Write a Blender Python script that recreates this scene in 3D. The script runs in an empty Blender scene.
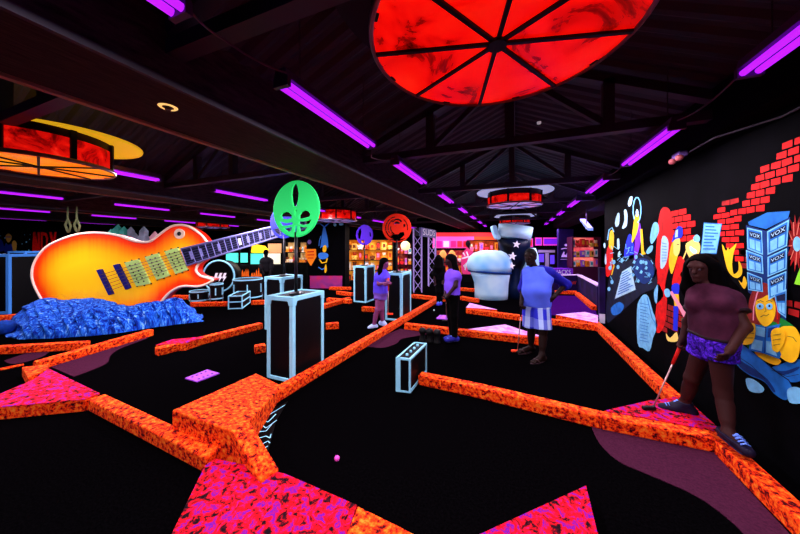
import bpy, bmesh, math, random
import numpy as np
from mathutils import Vector, Matrix
random.seed(7); np.random.seed(7)
PI = math.pi
SC = bpy.context.scene
COL = SC.collection
# ---------------------------------------------------------------- camera frame (800 x 534)
F, CX, HY, H = 285.0, 400.0, 247.0, 1.70
YAW = math.radians(22)
SN, CS = math.sin(YAW), math.cos(YAW)
WX = 1.85                                     # the mural wall

def ray(x, D):
    l = (x - CX) / F * D
    return (l * CS - D * SN, l * SN + D * CS)

def fl(x, y, z=0.0):
    """the point at height z seen at pixel x, y"""
    D = (z - H) * F / (HY - y)
    X, Y = ray(x, D)
    return Vector((X, Y, z))

def dp(x, y, D):
    """the point at depth D seen at pixel x, y"""
    X, Y = ray(x, D)
    return Vector((X, Y, H + (HY - y) / F * D))

def wl(x, y, off=0.0):
    """the point of the mural wall seen at pixel x, y"""
    a = (x - CX) / F
    D = (WX - off) / (a * CS - SN)
    return Vector((WX - off, (a * SN + CS) * D, H + (HY - y) / F * D))

RIGHT = Vector((CS, SN, 0)); FWD = Vector((-SN, CS, 0)); UP = Vector((0, 0, 1))
def proj(p):
    D = p.dot(FWD); return CX + F * p.dot(RIGHT) / D, HY - F * (p.z - H) / D

# ---------------------------------------------------------------- materials
MATS = {}
def lin(c):
    return tuple((v / 255 / 12.92) if v / 255 <= .04045 else ((v / 255 + .055) / 1.055) ** 2.4 for v in c)

def mat(name, col, rough=.8, spec=.15, metal=0, emit=0, ecol=None, var=.0, vscale=12, srgb=True):
    if name in MATS: return MATS[name]
    m = bpy.data.materials.new(name); m.use_nodes = True
    nt = m.node_tree; b = nt.nodes['Principled BSDF']
    c = lin(col) if srgb else col
    b.inputs['Base Color'].default_value = (*c, 1)
    b.inputs['Roughness'].default_value = rough
    b.inputs['Specular IOR Level'].default_value = spec
    b.inputs['Metallic'].default_value = metal
    if emit:
        e = lin(ecol) if ecol else c
        b.inputs['Emission Color'].default_value = (*e, 1)
        b.inputs['Emission Strength'].default_value = emit
    if var:
        g = nt.nodes.new('ShaderNodeNewGeometry'); n = nt.nodes.new('ShaderNodeTexNoise'); r = nt.nodes.new('ShaderNodeValToRGB')
        n.inputs['Scale'].default_value = vscale; n.inputs['Detail'].default_value = 4
        nt.links.new(g.outputs['Position'], n.inputs['Vector']); nt.links.new(n.outputs['Fac'], r.inputs['Fac'])
        r.color_ramp.elements[0].position = .3; r.color_ramp.elements[1].position = .7
        r.color_ramp.elements[0].color = (*[v * (1 - var) for v in c], 1)
        r.color_ramp.elements[1].color = (*[min(1, v * (1 + var * .6)) for v in c], 1)
        nt.links.new(r.outputs['Color'], b.inputs['Base Color'])
    MATS[name] = m
    return m

def speckle(name, stops, scale, detail=3, rough=.9, dist=0.0, emit=0, stretch=None, spec=.1):
    """mottled paint: noise through a colour ramp of (position, rgb)"""
    if name in MATS: return MATS[name]
    m = bpy.data.materials.new(name); m.use_nodes = True
    nt = m.node_tree; b = nt.nodes['Principled BSDF']
    b.inputs['Roughness'].default_value = rough; b.inputs['Specular IOR Level'].default_value = spec
    g = nt.nodes.new('ShaderNodeNewGeometry'); n = nt.nodes.new('ShaderNodeTexNoise'); r = nt.nodes.new('ShaderNodeValToRGB')
    n.inputs['Scale'].default_value = scale; n.inputs['Detail'].default_value = detail; n.inputs['Roughness'].default_value = .65
    n.inputs['Distortion'].default_value = dist
    src = g.outputs['Position']
    if stretch:
        mp = nt.nodes.new('ShaderNodeMapping'); mp.inputs['Scale'].default_value = stretch[0]; mp.inputs['Rotation'].default_value = stretch[1]
        nt.links.new(src, mp.inputs['Vector']); src = mp.outputs['Vector']
    nt.links.new(src, n.inputs['Vector']); nt.links.new(n.outputs['Fac'], r.inputs['Fac'])
    el = r.color_ramp.elements
    while len(el) < len(stops): el.new(.5)
    for e, (p, c) in zip(el, stops): e.position = p; e.color = (*lin(c), 1)
    nt.links.new(r.outputs['Color'], b.inputs['Base Color'])
    if emit:
        nt.links.new(r.outputs['Color'], b.inputs['Emission Color']); b.inputs['Emission Strength'].default_value = emit
    MATS[name] = m
    return m

ORANGE = speckle('orange_speckled_carpet', [(.35, (40, 3, 8)), (.42, (150, 14, 8)), (.47, (238, 46, 8)), (.55, (255, 84, 12)), (.68, (255, 138, 40))], 30, 4)
ORANGE_FAR = speckle('orange_speckled_carpet_fine', [(.30, (120, 20, 8)), (.42, (225, 52, 10)), (.55, (255, 96, 20)), (.72, (255, 130, 40))], 20, 3)
PINK = speckle('pink_marbled_carpet', [(.37, (14, 0, 10)), (.42, (70, 0, 22)), (.455, (195, 4, 16)), (.515, (208, 6, 40)), (.555, (160, 8, 96)), (.60, (72, 14, 165)), (.635, (170, 10, 90)), (.69, (205, 10, 46))], 17, 7, dist=.5)
PINKPALE = speckle('pale_pink_marbled_carpet', [(.30, (190, 60, 160)), (.45, (220, 130, 220)), (.58, (200, 170, 235)), (.75, (245, 215, 240))], 7, 5, dist=.6)
CARPET = speckle('black_carpet', [(.3, (1.5, 1.2, 1.8)), (.7, (5.5, 4.5, 6))], 60, 4, rough=1, spec=0)
MAROON = speckle('maroon_carpet', [(.3, (52, 20, 38)), (.7, (72, 30, 52))], 70, 4, rough=1, spec=0)
BLACK = mat('black_paint', (4, 4, 5), .7, .05)
BLACKWALL = speckle('black_wall_paint', [(.35, (2.2, 2, 3.5)), (.65, (5, 4.5, 8))], 5, 4, spec=.02)
SOFT = mat('black_gloss', (3, 3, 5), .5, .12)
EDGE = mat('pale_blue_edge_paint', (150, 226, 255), .6, var=.08, vscale=9)
EDGEB = mat('blue_edge_paint', (70, 150, 245), .6)
LBLUE = mat('light_blue_paint', (120, 200, 250), .8, var=.25, vscale=14)
PBLUE = mat('pale_blue_paint', (175, 222, 250), .8, var=.15, vscale=14)
MBLUE = mat('mid_blue_paint', (25, 110, 200), .8, var=.3, vscale=10)
DBLUE = mat('deep_blue_paint', (10, 50, 120), .8, var=.3, vscale=10)
NAVY = mat('navy_paint', (12, 22, 60), .8, var=.4, vscale=10)
ROYAL = mat('royal_blue_paint', (25, 40, 215), .8)
YEL = mat('yellow_paint', (255, 196, 18), .8, var=.15, vscale=12)
PYEL = mat('pale_yellow_paint', (252, 222, 110), .8)
RED = mat('red_paint', (222, 5, 4), .8, var=.3, vscale=16)
DRED = mat('dark_red_paint', (150, 14, 14), .8, var=.4, vscale=16)
HAIRRED = mat('auburn_paint', (140, 26, 22), .8, var=.4, vscale=25)
GREEN = mat('green_paint', (16, 130, 45), .8)
LIME = mat('lime_paint', (130, 220, 40), .8)
PURPLE = mat('purple_paint', (120, 30, 200), .8)
PINKP = mat('pink_paint', (245, 150, 170), .8)
WHITE = mat('white_paint', (245, 245, 255), .7)
INK = mat('ink_paint', (8, 14, 40), .8)
GREY = mat('grey_metal', (120, 118, 130), .4, .5, .6)
DGREY = mat('dark_grey_metal', (45, 42, 50), .5, .4, .4)
# ---------------------------------------------------------------- mesh building
class MB:
    def __init__(s): s.v = []; s.f = []; s.m = []
    def face(s, pts, mi=0):
        i = len(s.v); s.v += [tuple(p) for p in pts]; s.f.append(tuple(range(i, i + len(pts)))); s.m.append(mi)
    def add(s, vs, fs, mi=0):
        i = len(s.v); s.v += [tuple(p) for p in vs]; s.f += [tuple(a + i for a in f) for f in fs]; s.m += [mi] * len(fs)
        return s
    def box(s, c, d, mi=0, M=None):
        x, y, z = (k / 2 for k in d)
        vs = [Vector((sx * x, sy * y, sz * z)) for sz in (-1, 1) for sy in (-1, 1) for sx in (-1, 1)]
        if M is not None: vs = [M @ p for p in vs]
        c = Vector(c)
        return s.add([p + c for p in vs], [(0, 2, 3, 1), (4, 5, 7, 6), (0, 1, 5, 4), (2, 6, 7, 3), (0, 4, 6, 2), (1, 3, 7, 5)], mi)
    def hexa(s, b, t, mi=0):
        """bottom ring and top ring of equal length"""
        n = len(b)
        return s.add(list(b) + list(t), [tuple(reversed(range(n))), tuple(range(n, 2 * n))] + [(i, (i + 1) % n, n + (i + 1) % n, n + i) for i in range(n)], mi)
    def prism(s, poly, z0, z1, mi=0):
        p = [(q[0], q[1]) for q in poly]
        if sum(p[i - 1][0] * p[i][1] - p[i][0] * p[i - 1][1] for i in range(len(p))) < 0: p.reverse()
        return s.hexa([(a, b, z0) for a, b in p], [(a, b, z1) for a, b in p], mi)
    def tube(s, path, r, n=8, mi=0, cap=True):
        path = [Vector(p) for p in path]; rs = r if isinstance(r, (list, tuple)) else [r] * len(path)
        vs = []; fs = []
        t0 = (path[1] - path[0]).normalized()
        nx = t0.cross(UP if abs(t0.z) < .9 else Vector((1, 0, 0))).normalized()
        for i, p in enumerate(path):
            t = (path[min(i + 1, len(path) - 1)] - path[max(i - 1, 0)]).normalized()
            nx = (nx - t * nx.dot(t)).normalized(); ny = t.cross(nx)
            for k in range(n):
                a = 2 * PI * k / n; vs.append(p + (nx * math.cos(a) + ny * math.sin(a)) * rs[i])
        for i in range(len(path) - 1):
            for k in range(n):
                fs.append((i * n + k, i * n + (k + 1) % n, (i + 1) * n + (k + 1) % n, (i + 1) * n + k))
        if cap: fs += [tuple(reversed(range(n))), tuple(range((len(path) - 1) * n, len(path) * n))]
        return s.add(vs, fs, mi)
    def lathe(s, prof, c=(0, 0, 0), n=24, mi=0, M=None, cap=True):
        c = Vector(c); vs = []; fs = []
        for r, z in prof:
            for k in range(n):
                p = Vector((r * math.cos(2 * PI * k / n), r * math.sin(2 * PI * k / n), z))
                vs.append((M @ p if M is not None else p) + c)
        for i in range(len(prof) - 1):
            for k in range(n):
                fs.append((i * n + k, i * n + (k + 1) % n, (i + 1) * n + (k + 1) % n, (i + 1) * n + k))
        if cap and prof[0][0] > 1e-4: fs.append(tuple(reversed(range(n))))
        if cap and prof[-1][0] > 1e-4: fs.append(tuple(range((len(prof) - 1) * n, len(prof) * n)))
        return s.add(vs, fs, mi)
    def ball(s, c, r, n=16, m=10, mi=0, M=None):
        r = r if isinstance(r, (tuple, list)) else (r, r, r)
        vs = []; fs = []
        c = Vector(c)
        for i in range(m + 1):
            a = PI * i / m
            for k in range(n):
                p = Vector((r[0] * math.sin(a) * math.cos(2 * PI * k / n), r[1] * math.sin(a) * math.sin(2 * PI * k / n), r[2] * math.cos(a)))
                vs.append((M @ p if M is not None else p) + c)
        for i in range(m):
            for k in range(n):
                fs.append((i * n + k, (i + 1) * n + k, (i + 1) * n + (k + 1) % n, i * n + (k + 1) % n))
        return s.add(vs, fs, mi)
    def build(s, name, mats, parent=None, smooth=False, bevel=0, world=True):
        off = Vector(parent['_loc']) if (parent is not None and world and '_loc' in parent) else Vector()
        me = bpy.data.meshes.new(name)
        me.from_pydata([tuple(Vector(p) - off) for p in s.v], [], s.f)
        for m in (mats if isinstance(mats, (list, tuple)) else [mats]): me.materials.append(m)
        me.polygons.foreach_set('material_index', s.m)
        bm = bmesh.new(); bm.from_mesh(me)
        bmesh.ops.remove_doubles(bm, verts=bm.verts, dist=1e-5)
        bmesh.ops.recalc_face_normals(bm, faces=bm.faces)
        bm.to_mesh(me); bm.free()
        if smooth: me.polygons.foreach_set('use_smooth', [True] * len(me.polygons))
        me.update()
        o = bpy.data.objects.new(name, me); COL.objects.link(o)
        if parent is not None: o.parent = parent
        if bevel:
            b = o.modifiers.new('bevel', 'BEVEL'); b.width = bevel; b.segments = 2; b.limit_method = 'ANGLE'; b.angle_limit = .6
        return o

def tag(o, label, cat, group=None, kind=None):
    o['label'] = label
    if cat: o['category'] = cat
    if group: o['group'] = group
    if kind: o['kind'] = kind
    return o

def thing(name, loc, label, cat, group=None, rz=0, kind=None):
    o = bpy.data.objects.new(name, None); COL.objects.link(o)
    o.location = loc; o.rotation_euler = (0, 0, rz); o.empty_display_size = .1
    o['_loc'] = tuple(loc)
    tag(o, label, cat, group, kind)
    return o

def copy_tree(o, parent=None):
    c = o.copy(); COL.objects.link(c)
    if parent is not None: c.parent = parent
    for ch in list(o.children): copy_tree(ch, c)
    return c

def struct(o): o['kind'] = 'structure'; return o

def curve_mesh(loops, th):
    """flat plate with holes from 2D loops, thickness th, in local x-z, centred on y = 0"""
    cu = bpy.data.curves.new('plate', 'CURVE'); cu.dimensions = '2D'; cu.fill_mode = 'BOTH'; cu.extrude = th / 2
    for lp in loops:
        sp = cu.splines.new('POLY'); sp.points.add(len(lp) - 1); sp.use_cyclic_u = True
        for p, q in zip(sp.points, lp): p.co = (q[0], q[1], 0, 1)
    return cu_to(cu)

def cu_to(cu):
    o = bpy.data.objects.new('plate', cu); COL.objects.link(o)
    dg = bpy.context.evaluated_depsgraph_get(); dg.update()
    me = bpy.data.meshes.new_from_object(o.evaluated_get(dg))
    vs = [v.co.copy() for v in me.vertices]; fs = [tuple(p.vertices) for p in me.polygons]
    bpy.data.objects.remove(o); bpy.data.curves.remove(cu); bpy.data.meshes.remove(me)
    return vs, fs

def text(s, size, th=.004):
    cu = bpy.data.curves.new('lettering', 'FONT'); cu.body = s; cu.size = size; cu.extrude = th / 2; cu.align_x = 'CENTER'; cu.align_y = 'CENTER'
    cu.resolution_u = 3
    return cu_to(cu)

def place(vf, o, xd, yd):
    o = Vector(o); xd = Vector(xd); yd = Vector(yd); zd = xd.cross(yd).normalized()
    return [o + xd * v.x + yd * v.y + zd * v.z for v in vf[0]], vf[1]

def ell(cx, cy, rx, ry, n=24, a0=0, a1=2 * PI):
    return [(cx + rx * math.cos(a0 + (a1 - a0) * i / n), cy + ry * math.sin(a0 + (a1 - a0) * i / n)) for i in range(n)]
# ================================================================ THE SETTING
m = MB(); m.face([(-24, -3, 0), (4.5, -3, 0), (4.5, 18, 0), (-24, 18, 0)]); floor = struct(m.build('floor', CARPET))

def patch(name, px, mt, label, z=.006):
    q = [fl(x, y) for x, y in px]
    m = MB(); m.prism(q, 0.001, z); o = m.build(name, mt); o['kind'] = 'structure'; o['label'] = label; return o
def smooth_px(p, n=6):
    out = []; L = len(p)
    for i in range(L):
        a, b, c, d = (Vector(p[(i + k - 1) % L]) for k in range(4))
        for j in range(n):
            t = j / n
            out.append(tuple(.5 * ((2 * b) + (-a + c) * t + (2 * a - 5 * b + 4 * c - d) * t * t + (-a + 3 * b - 3 * c + d) * t ** 3)))
    return out
def curve_px(p, n=6):
    """open smooth run through the pixels"""
    q = [p[0]] + list(p) + [p[-1]]; out = []
    for i in range(1, len(q) - 2):
        a, b, c, d = (Vector(q[i + k - 1]) for k in range(4))
        for j in range(n):
            t = j / n
            out.append(tuple(.5 * ((2 * b) + (-a + c) * t + (2 * a - 5 * b + 4 * c - d) * t * t + (-a + 3 * b - 3 * c + d) * t ** 3)))
    return out + [tuple(p[-1])]

patch('floor_maroon_inlay', curve_px([(589, 421), (599, 443), (619, 462), (648, 475), (691, 494), (720, 513), (748, 540), (765, 575)]) + [(860, 590), (789, 534), (708, 447)], MAROON, 'maroon carpet inlay curving beside the wall curb')
patch('floor_maroon_inlay', [(400, 329), (408, 330)] + curve_px([(430, 334), (418, 336), (402, 339), (396, 344), (382, 348), (366, 347), (352, 350), (342, 356)]) + [(345, 352)], MAROON, 'small maroon carpet inlay in the corner of two curbs')
patch('floor_maroon_inlay', curve_px([(148, 336), (146, 339), (122, 348), (111, 355), (108, 362), (100, 367), (74, 377)]) + [(48, 366)], MAROON, 'maroon carpet inlay beside the blue cloth mound')
patch('floor_maroon_inlay', curve_px([(4, 361), (10, 364), (22, 363), (42, 357), (52, 350)]) + [(30, 352)], MAROON, 'thin maroon carpet inlay under the low curb')
patch('floor_violet_light', [(548, 295.5), (577, 296), (596, 311.5), (600, 325), (590, 318), (560, 316), (546, 314.5)], speckle('violet_lit_carpet', [(.3, (40, 5, 66)), (.7, (58, 11, 90))], 40, 3, rough=1, spec=0), 'painted violet light on the carpet inside the low barrier')  # violet light falling on the dark carpet, put in as a coloured floor patch

# ---- walls
def slab(name, a, b, mt, parent=None):
    a = Vector(a); b = Vector(b); m = MB(); m.box((a + b) / 2, b - a); return m.build(name, mt, parent)
wall_r = struct(slab('wall_right', (WX, -3, 0), (WX + .2, 7.6, 3.0), BLACKWALL))
struct(slab('wall_back', (-24, 17.0, 0), (4.5, 17.2, 4.4), BLACKWALL))
struct(slab('wall_left', (-24.2, -3, 0), (-24, 17.2, 4.4), BLACKWALL))
struct(slab('wall_far_right', (4.3, 7.6, 0), (4.5, 17.2, 4.4), BLACKWALL))
struct(slab('wall_return', (WX + .2, 7.4, 0), (4.5, 7.6, 3.0), BLACKWALL))

struct(slab('trim_20', (WX - .17, -3, 2.735), (WX, 7.6, 3.15), mat('black_header', (7, 6, 9), .8, .03)))
# ---- ceiling: corrugated pitched decks between dropped soffits
DECK = mat('black_corrugated_deck', (50, 49, 56), .6, .25)
SOFFIT = speckle('dark_wood_soffit', [(.3, (36, 31, 30)), (.7, (82, 70, 66))], 9, 4, stretch=((14, .8, 4), (0, 0, 0)))
TRIM = mat('pale_trim', (185, 145, 120), .6)
STEEL = mat('black_steel', (58, 54, 64), .55, .3)
Z0 = 2.70
soffits = [(-2.72, -1.97), (-7.22, -6.48), (-11.72, -10.98), (-16.22, -15.48)]
for i, (x0, x1) in enumerate(soffits):
    o = struct(slab('ceiling_soffit', (x0, -3, Z0), (x1, 17, Z0 + .5), SOFFIT))
    struct(slab('trim_%d' % (i * 2 + 1), (x0 - .05, -3, Z0 - .02), (x0 - .002, 17, Z0 + .05), TRIM))
    struct(slab('trim_%d' % (i * 2 + 2), (x1 + .002, -3, Z0 - .02), (x1 + .03, 17, Z0 + .02), STEEL))
struct(slab('ceiling_soffit', (WX, 7.6, Z0), (WX + .7, 17, Z0 + .5), SOFFIT))
bays = [(-1.97, WX), (-6.48, -2.72), (-10.98, -7.22), (-15.48, -11.72), (-24, -16.22), (WX + .7, 4.5)]
for x0, x1 in bays:
    m = MB(); xm = (x0 + x1) / 2; zr = 3.95; n = 420
    ys = [-3 + 20 * i / n for i in range(n + 1)]
    for i in range(n):
        za, zb = (.03 if (i // 2) % 2 else 0), (.03 if ((i + 1) // 2) % 2 else 0)
        for (xa, zA), (xb, zB) in (((x0, 3.12), (xm, zr)), ((xm, zr), (x1, 3.12))):
            m.face([(xa, ys[i], zA + za), (xb, ys[i], zB + za), (xb, ys[i + 1], zB + zb), (xa, ys[i + 1], zA + zb)])
    struct(m.build('ceiling_deck', DECK))
def bar(m, a, b, w, h):
    a = Vector(a); b = Vector(b); t = (b - a).normalized(); sd = t.cross(UP if abs(t.z) < .9 else Vector((0, 1, 0))).normalized(); u = sd.cross(t)
    q = [sd * (sx * w / 2) + u * (sz * h / 2) for sx, sz in ((-1, -1), (1, -1), (1, 1), (-1, 1))]
    m.hexa([a + k for k in q], [b + k for k in q])
bayname = ['over the mural side course', 'over the sunburst guitar', 'past the second soffit', 'past the third soffit']
for bi, (x0, x1) in enumerate(bays[:4]):
    xm = (x0 + x1) / 2
    for k, y in enumerate((1.12, 3.55, 6.0, 8.45, 10.9, 13.4)):
        t = thing('trim_roof_truss', (xm, y, 2.9), 'black steel roof truss', None, kind='structure')
        e0, e1 = x0 + .003, x1 - .003
        m = MB(); bar(m, (e0, y, 2.92), (e1, y, 2.92), .1, .09); m.build('bottom_chord', STEEL, t)
        for xa in (e0, e1):
            m = MB(); bar(m, (xa, y, 3.03), (xm, y, 3.83), .1, .09); m.build('top_chord', STEEL, t)
        for xa in (xm - .95, xm, xm + .95):
            m = MB(); bar(m, (xa, y, 2.965), (xa, y, 3.83 - .8 * abs(xa - xm) / ((x1 - x0) / 2)), .1, .1); m.build('web_post', STEEL, t)
        for sg in (-1, 1):
            m = MB(); bar(m, (xm + sg * .95, y, 2.96), (xm + sg * .05, y, 3.7), .06, .06); m.build('web_diagonal', STEEL, t)
# ridge beam per bay
for x0, x1 in bays[:4]:
    struct(slab('ceiling_ridge', ((x0 + x1) / 2 - .06, -3, 3.84), ((x0 + x1) / 2 + .06, 17, 3.9), STEEL))

# ================================================================ BLACKLIGHT FIXTURES
TUBE = mat('violet_tube', (150, 20, 255), .4, emit=1.15, ecol=(190, 30, 255))
HOUSE = mat('fixture_housing', (80, 50, 110), .5, .3)
LCOL = (1.0, .86, 1.0)
def fixture_proto():
    t = thing('blacklight_fixture', (0, 0, 0), 'x', 'light')
    m = MB(); m.hexa([(-.055, -.63, .05), (.055, -.63, .05), (.055, .63, .05), (-.055, .63, .05)], [(-.04, -.63, .11), (.04, -.63, .11), (.04, .63, .11), (-.04, .63, .11)]); m.build('housing', HOUSE, t)
    for sx in (-.034, .034):
        m = MB(); m.tube([(sx, -.6, .02), (sx, .6, .02)], .019, 10); m.build('tube', TUBE, t, smooth=True)
    for sy in (-.615, .615):
        m = MB(); m.box((0, sy, .025), (.12, .03, .06)); m.build('end_cap', HOUSE, t)
    for sy in (-.45, .45):
        m = MB(); m.tube([(0, sy, .11), (0, sy, .7)], .004, 5); m.build('hanger', STEEL, t)
    return t
LAMPZ = 2.73
rows = {  # M, R and L repeat unseen behind the camera, added to light front faces
  'M': (-1.39, [-3.55+1.55+.2, .2, 2.03, 3.88, 6.1, 8.2, 10.3, 12.4, 14.5]),
  'R': (1.31, [-.35, 1.77, 3.83, 5.85, 7.95, 10.0, 12.1, 14.2]),
  'L': (-5.2, [.1, 2.12, 4.22, 6.3, 8.4, 10.5, 12.6, 14.7]),
  'N': (-9.15, [2.4, 4.45, 6.5, 8.6, 10.7, 12.8]),
  'O': (-13.0, [1.3, 3.4, 5.5, 7.6, 9.7]),
  'P': (-17.2, [2.5, 4.6, 6.7])}
where = {'M': 'row beside the soffit with the downlight', 'R': 'row along the cartoon wall', 'L': 'row over the big guitar', 'N': 'row between second and third soffits', 'O': 'row beyond the third soffit', 'P': 'row beyond the fourth soffit'}
ords = ['first', 'second', 'third', 'fourth', 'fifth', 'sixth', 'seventh', 'eighth', 'ninth']
fx = fixture_proto(); first = True
POW = {'M': 46, 'R': 46, 'L': 108, 'N': 70, 'O': 45, 'P': 45}
for r, (x, ys) in rows.items():
    for i, y in enumerate(ys):
        o = fx if first else copy_tree(fx); first = False
        o.location = (x, y, LAMPZ)
        o['label'] = 'twin tube violet blacklight, %s one of the %s' % (ords[i], where[r]); o['group'] = 'blacklight fixtures'
        L = bpy.data.lights.new('blacklight', 'AREA'); L.shape = 'RECTANGLE'; L.size = .1; L.size_y = 1.2; L.energy = POW[r]; L.color = LCOL
        lo = bpy.data.objects.new('blacklight_lamp', L); COL.objects.link(lo); lo.location = (x, y, LAMPZ - .012)
# cords
CORD = mat('grey_cord', (110, 90, 110), .6)
def cord(pts, label, r=.006):
    q = []
    for i in range(len(pts) - 1):
        a, b = Vector(pts[i]), Vector(pts[i + 1])
        for j in range(10):
            t = j / 10; p = a.lerp(b, t); p.z -= .12 * (b - a).length * t * (1 - t) * 2; q.append(p)
    q.append(Vector(pts[-1])); m = MB(); m.tube(q, r, 6); tag(m.build('power_cord', CORD, smooth=True), label, 'cord', 'power cords')
x, ys = rows['M']
cord([(x, ys[1] + .63, 2.8), (x - .12, ys[1] + .9, 2.86), (x + .05, ys[2] - .63, 2.8)], 'thin cord looping between the two closest lamps beside the soffit')
cord([(x, ys[2] + .63, 2.8), (x - .1, ys[2] + .8, 2.7), (x, ys[3] - .63, 2.8)], 'thin cord drooping past the end of the second lamp by the soffit')
x, ys = rows['R']
cord([(x, ys[1] + .63, 2.8), (x, ys[2] - .63, 2.8)], 'thin cord joining the first and second lamps by the cartoon wall')
cord([(x, ys[2] + .63, 2.8), (x, ys[3] - .63, 2.8)], 'thin cord joining the second and third lamps by the cartoon wall')
# conduit and emergency light on the mural wall's head
EL = Vector((1.66, 4.02, 2.70))
m = MB(); m.tube([(WX - .03, -2, 2.70), (WX - .03, 3.0, 2.66), (WX - .16, 3.5, 2.70), (1.70, 3.92, 2.70)], .008, 8)
tag(m.build('conduit', mat('conduit_metal', (58, 50, 62), .6)), 'thin metal conduit running along the top of the cartoon wall', 'pipe')
t = thing('ceiling_emergency_light', EL, 'small emergency light with two lamp heads at the conduit end', 'light')
m = MB(); m.box(EL, (.08, .16, .06)); m.build('body', mat('emergency_housing', (110, 80, 150), .5), t, bevel=.012)
for sy in (-.07, .07):
    m = MB(); m.ball(EL + Vector((-.03, sy, -.045)), .035, 12, 8); m.build('lamp_head', mat('emergency_lens', (150, 70, 75), .3), t, smooth=True)
# downlight in the soffit
DL = fl(168, 107, Z0)
t = thing('downlight', DL, 'round downlight with a bright ring set in the wooden soffit', 'light')
m = MB(); m.lathe([(.035, -.004), (.052, -.006), (.058, 0)], DL, 24, cap=False); m.build('ring', mat('downlight_ring', (255, 205, 120), .4, emit=1.0), t)
m = MB(); m.lathe([(.0, -.02), (.018, -.02), (.024, -.004)], DL, 16); m.build('lamp', mat('downlight_core', (60, 40, 20), .4), t)
m = MB(); dl2 = fl(539, 123, 2.9); dl2.z = 2.9; m.lathe([(.01, -.008), (.018, -.008), (.02, .01)], dl2, 16)
tag(m.build('ceiling_ring_light', mat('pale_ring', (210, 210, 220), .5, emit=.3)), 'tiny pale ring under the truss beside the red ceiling drum', 'ring')

# ================================================================ CEILING DRUMS
REDGLOW = speckle('red_marbled_lit_panel', [(.36, (14, 0, 0)), (.43, (150, 2, 0)), (.49, (250, 8, 3)), (.7, (255, 30, 10))], 2.3, 6, rough=.25, dist=.8, emit=.85)
REDSIDE = speckle('red_swirl_side', [(.30, (25, 0, 0)), (.45, (170, 4, 4)), (.60, (250, 20, 10)), (.8, (255, 80, 50))], 5, 5, rough=.3, dist=1.2, emit=.8)
AMBGLOW = speckle('amber_lit_panel', [(.30, (255, 70, 10)), (.5, (255, 120, 12)), (.7, (255, 165, 30))], 1.2, 3, rough=.25, emit=.85)
LAVGLOW = speckle('lavender_lit_panel', [(.30, (150, 90, 210)), (.45, (225, 150, 220)), (.55, (120, 130, 235)), (.7, (240, 220, 250))], 4, 4, rough=.3, emit=.6)
RIM = mat('drum_rim_metal', (150, 100, 100), .3, .5, .5)
SPOKE = mat('drum_spoke', (14, 12, 24), .5)
DARKBAND = mat('drum_dark_band', (36, 4, 10), .4)
def drum(c, r, h, label, bottom=REDGLOW, side=REDSIDE, disc=None, discr=1.4, dz=.32, a0=.2, band=.55, doff=(0, 0)):
    c = Vector(c)
    t = thing('ceiling_drum', c, label, 'ceiling light', 'round ceiling drums')
    m = MB(); m.lathe([(0, .004), (r * .985, .004), (r * .985, .02), (0, .02)], c, 48); m.build('bottom_panel', bottom, t)
    m = MB(); m.lathe([(r * .985, 0), (r * 1.0, -.012), (r * 1.02, 0), (r * 1.02, .03), (r, .03)], c, 64, cap=False); m.build('rim', RIM, t, smooth=True)
    for k in range(8):
        a = a0 + k * PI / 4
        m = MB(); d = Vector((math.cos(a), math.sin(a), 0)); bar(m, c + d * .02 + Vector((0, 0, -.004)), c + d * r * .985 + Vector((0, 0, -.004)), .022, .014); m.build('spoke', SPOKE, t)
    m = MB(); m.lathe([(0, -.018), (.05, -.018), (.05, 0)], c, 16); m.build('hub', SPOKE, t)
    m = MB(); m.lathe([(r * .97, .03), (r * .97, h * band)], c, 64, cap=False); m.build('side_panel', side, t, smooth=True)
    m = MB(); m.lathe([(r * .97, h * band), (r * .97, h)], c, 64, cap=False); m.build('upper_band', DARKBAND, t, smooth=True)
    for k in range(8):
        a = a0 + (k + .5) * PI / 4
        m = MB(); m.box(c + Vector((math.cos(a) * r * .985, math.sin(a) * r * .985, h / 2)), (.03, .05, h), 0, Matrix.Rotation(a, 3, 'Z')); m.build('post', SPOKE, t)
    m = MB(); m.lathe([(0, h + .0), (r * discr, h), (r * discr * 1.01, h + .02), (r * discr, h + .03), (0, h + .03)], c + Vector((doff[0], doff[1], 0)), 64); m.build('top_disc', disc or BLACK, t)
    m = MB(); m.tube([c + Vector((0, 0, h + .03)), c + Vector((0, 0, 3.84 - c.z))], .02, 8); m.build('hanger', STEEL, t)
    return t
WDISC = mat('white_drum_disc', (190, 200, 250), .6, emit=.5)  # emission of these discs stands in for light they reflect
YDISC = mat('yellow_drum_disc', (250, 190, 30), .6, emit=.6)  # yellow light on the disc, put into its colour and emission
GDISC = mat('green_drum_disc', (60, 190, 110), .6, emit=.3)
bc = fl(497, 43, 2.76)
drum(bc, .65, .36, 'huge red glowing ceiling drum with dark spokes above the course', disc=mat('dark_drum_disc', (22, 18, 24), .6), a0=.25)
drum((-.03, 7.9, 2.76), .66, .34, 'ceiling drum with red band and white discs above the boot', bottom=LAVGLOW, disc=WDISC, discr=1.38, band=.62)
drum((-.03, 14.0, 2.76), .66, .34, 'small far red ceiling drum with white disc directly over the boot cuff', bottom=LAVGLOW, disc=WDISC, discr=1.38, band=.62)
drum(Vector((-5.04, 1.47, 2.62)), .62, .34, 'amber bottomed ceiling drum with yellow disc above the sunburst guitar', bottom=AMBGLOW, disc=YDISC, discr=1.06, band=.75, a0=.5, doff=(.06, .22))
drum((-13.4, 9.3, 2.62), .68, .28, 'small far red ceiling drum with green edge past the guitar neck', bottom=LAVGLOW, disc=GDISC, discr=1.3, band=.9)
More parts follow.
